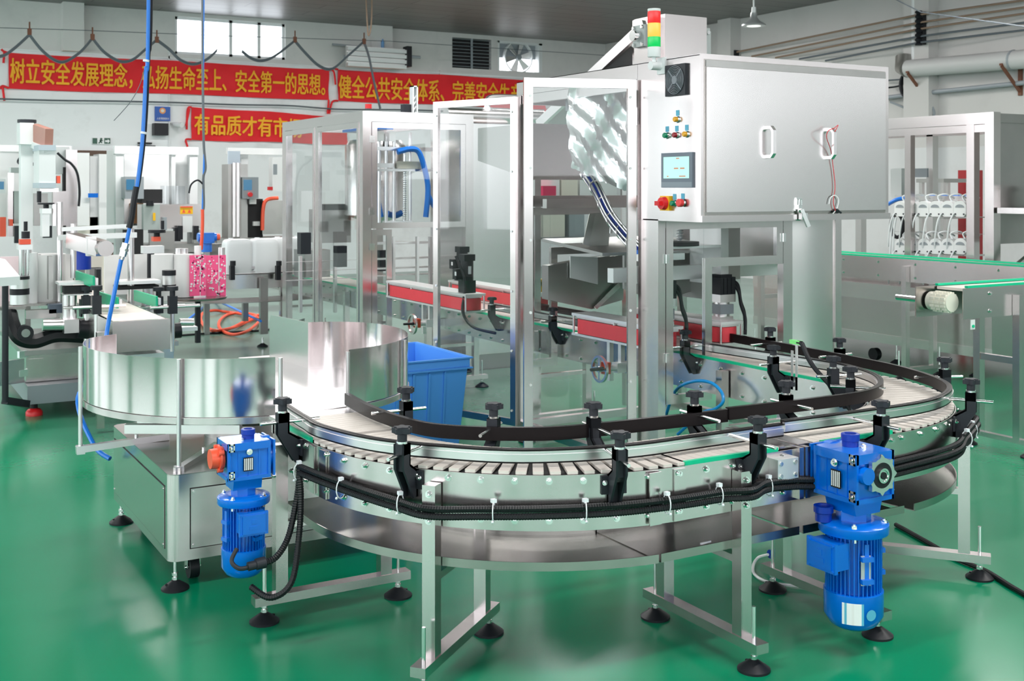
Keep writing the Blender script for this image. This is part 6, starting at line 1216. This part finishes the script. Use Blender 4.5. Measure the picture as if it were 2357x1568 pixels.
# wall-mounted grey slatted unit
wu = thing('slatted_air_unit', 'long pale slatted unit with a black end, mounted high on the back wall', 'air unit', tuple(aty(870, 128, YB)))
y = YB-.45
A0, A1 = aty(800, 128, y), aty(935, 130, y)
for k in range(4): z = A0.z-.16+k*.1; part(wu, 'slat', MB().bar((A0.x, y, z), (A1.x, y, z), .05, .07), OFFW)
part(wu, 'rear_plate', MB().box(A0.x, y+.05, A0.z-.2, A1.x, y+.1, A0.z+.2), ALUW); part(wu, 'end_cap', MB().box(A1.x, y-.05, A1.z-.2, A1.x+.1, y+.15, A1.z+.2), BLK); part(wu, 'shaft', MB().cyl((A1.x+.1, y, A1.z), (A1.x+.3, y, A1.z), .03), GREY)
part(wu, 'wall_bracket', MB().box(A0.x+.1, y+.1, A0.z, A0.x+.16, YB, A0.z+.06), GREY)
part(wu, 'wall_bracket', MB().box(A1.x-.16, y+.1, A0.z, A1.x-.1, YB, A0.z+.06), GREY)
m = MB(); m.bar(aty(765, 102, YB-.2), aty(830, 108, YB-.2), .03, .04); solo('iron_bar', m, GREY, 'short grey bar fixed to the back wall beside the slatted unit', 'bar')
solo('water_bottle', MB().lathe([(.03, 0), (.032, .1), (.03, .13), (.012, .15), (.012, .17)], tuple(aty(881, 110, YB-.28)), 14), mat('blue_bottle', (.15, .35, .65), .3), 'small blue bottle standing on the wall ledge above the slatted unit', 'bottle')
m = MB(); t = aty(848, 82, 17); m.tube(spl([Vector((t.x-.05, 17, ZC)), Vector((t.x-.02, 17, t.z+.2)), t, Vector((t.x+.05, 17, t.z+.2)), Vector((t.x+.06, 17, ZC))], 6), .012, 6); solo('hanging_strap', m, WIREM, 'brown wire loop hanging from the ceiling beside the hall column', 'wire')
# pendant lamp
pc = aty(1735, 60, 12.5); pn = thing('pendant_lamp', 'white enamel pendant lamp hanging under the ceiling by the side wall', 'lamp', tuple(pc))
part(pn, 'lamp_rod', MB().cyl((pc.x, pc.y, pc.z+.2), (pc.x, pc.y, ZC), .012), OFFW); part(pn, 'lamp_shade', MB().lathe([(.175, 0), (.17, .02), (.09, .07), (.05, .12), (.045, .19), (.0, .20)][:-1], tuple(pc), 28), mat('lamp_enamel', (.5, .52, .53), .3, .6)); part(pn, 'lamp_holder', MB().lathe([(.035, .19), (.03, .27)], tuple(pc), 16), OFFW); part(pn, 'lamp_bulb', MB().lathe([(.1, -.004), (.1, .01)], tuple(pc), 20), mat('lamp_bulb', (.9, .9, .9), .4, emit=((1, 1, .95), .6)))
# side wall: insulator rack, wires, duct, pipes
xw = XR-.12
ir = thing('insulator_rack', 'black rack of insulators holding brown wires on the side wall', 'insulator rack', tuple(atx(2122, 65, xw)))
m = MB(); a, b = atx(2122, 103, XR-.26), atx(2122, 28, XR-.26); m.box(XR-.3, a.y-.05, a.z, XR-.22, a.y+.05, b.z); part(ir, 'rack_bar', m, BLK)
for k in range(7): z = a.z+(b.z-a.z)*(k+.5)/7; m = MB(); m.lathe([(.05, z-.05), (.06, z-.03), (.035, z), (.06, z+.03), (.05, z+.05)], (XR-.33, a.y, 0), 12); part(ir, 'insulator', m, BLK)
for i, (p0, p1, p2) in enumerate((((1685, 122), (2115, 34), (2420, -8)), ((1730, 130), (2115, 52), (2420, 8)), ((1785, 133), (2115, 67), (2420, 22)), ((1840, 136), (2115, 84), (2420, 44)), ((1900, 140), (2115, 98), (2420, 62)))):
    part(ir, 'strung_wire', MB().tube([atx(*p0, xw), atx(*p1, XR-.33), atx(*p2, xw), Vector((xw, 1.0, atx(*p2, xw).z))], .016, 6), WIREM if i < 3 else CABL)
part(ir, 'end_bracket', XB(MB(), 1680, 117, 1692, 128, xw-.05, .1), BLK)
du = thing('ventilation_pipe', 'thick grey duct pipe on rusty brackets along the side wall', 'pipe', tuple(atx(2200, 145, xw)))
xd = XR-.3; m = MB(); P = [atx(2090, 158, xd), atx(2200, 149, xd), atx(2420, 131, xd), Vector((xd, 1.0, atx(2420, 131, xd).z))]; m.tube(P, .135, 16); part(du, 'pipe_run', m, mat('grey_duct', (.55, .55, .55), .5))
part(du, 'elbow', MB().tube([P[0]+Vector((.0, -.0, 0)), P[0]+Vector((.05, .12, .03)), P[0]+Vector((.1, .15, .2))], .14, 16), mat('foil_duct', (.35, .34, .32), .35, .7)); a = atx(2103, 140, XR-.2); part(du, 'riser', MB().cyl((XR-.18, a.y, a.z), (XR-.18, a.y, ZC), .05), OFFW)
part(du, 'pipe_band', MB().cyl(atx(2330, 138, xd), atx(2334, 138, xd), .145), GREY)
for px, py in ((2128, 172), (2345, 155)): c = atx(px, py, XR-.05); m = MB(); m.bar((XR-.45, c.y, c.z+.02), (XR, c.y, c.z+.02), .04, .03); m.bar((XR-.42, c.y, c.z), (XR-.02, c.y, c.z-.35), .04, .03); m.box(XR-.03, c.y-.03, c.z-.4, XR, c.y+.03, c.z+.04); part(du, 'wall_bracket', m, RUST)
lp = thing('conduit_pipe', 'thin dark pipe running along the side wall below the duct', 'pipe', tuple(atx(2200, 208, xw))); part(lp, 'pipe_run', MB().tube([atx(2030, 226, xw), atx(2110, 216, xw), atx(2420, 184, xw), Vector((xw, 1.0, atx(2420, 184, xw).z))], .035, 10), GREY); part(lp, 'pipe_run', MB().tube([atx(2030, 186, xw), atx(2100, 181, xw), atx(2130, 178, xw)], .012, 8), CABL)
part(lp, 'junction', XB(MB(), 2092, 212, 2115, 222, xw-.06, .1), BLK)
part(lp, 'riser', MB().cyl(atx(2108, 222, xw), atx(2108, 290, xw), .06), OFFW)
cl = atx(2098, 195, XR-.15); m = MB()
for k in range(3): m.tube([cl+Vector((-.02*k, .19*cos(2*pi*j/24), .22*sin(2*pi*j/24))) for j in range(25)], .02, 8, False)
m.tube(spl([cl+Vector((0, .15, .1)), atx(2075, 196, xw), atx(2045, 202, xw)], 6), .015, 6); solo('cable_coil', m, BLK, 'black cable coil hung on the side wall under the duct', 'cable')
for px, p0, p1, lb in ((2117, 0, 290, 'dark vertical cable on the side wall behind the insulator rack'),): solo('riser_cable', MB().cyl(atx(px, p1, XR-.05), Vector((XR-.05, atx(px, p0, XR-.05).y, ZC)), .018), CABL, lb, 'cable')
solo('tie_wire', MB().tube([Vector((atx(1900, 0, 12).x, atx(1900, 0, 12).y, ZC))]+[atx(2120, 28, 11.6), atx(2420, 70, 11)], .008, 5), CABL, 'thin dark wire crossing high in front of the side wall', 'wire')
solo('bent_wire', MB().tube(spl([atx(2050, 235, xw), atx(2125, 262, xw), atx(2140, 240, xw), atx(2150, 265, xw), atx(2120, 268, xw)], 5), .02, 6), GREY, 'tangle of loose cable on the side wall above the pump machine', 'cable')
# trailing scraps on the trays
for i, (x, y_, c_, lb) in enumerate(((2.62, 3.20, ZINC, 'white scrap of cable tie on the drip tray'), (2.85, 3.215, RED, 'tiny red scrap on the drip tray'))):
    solo('scrap', MB().bar((x, y_, .4335), (x+.05-.03*i, y_+.006, .4335), .006, .006), c_, lb, 'scrap')
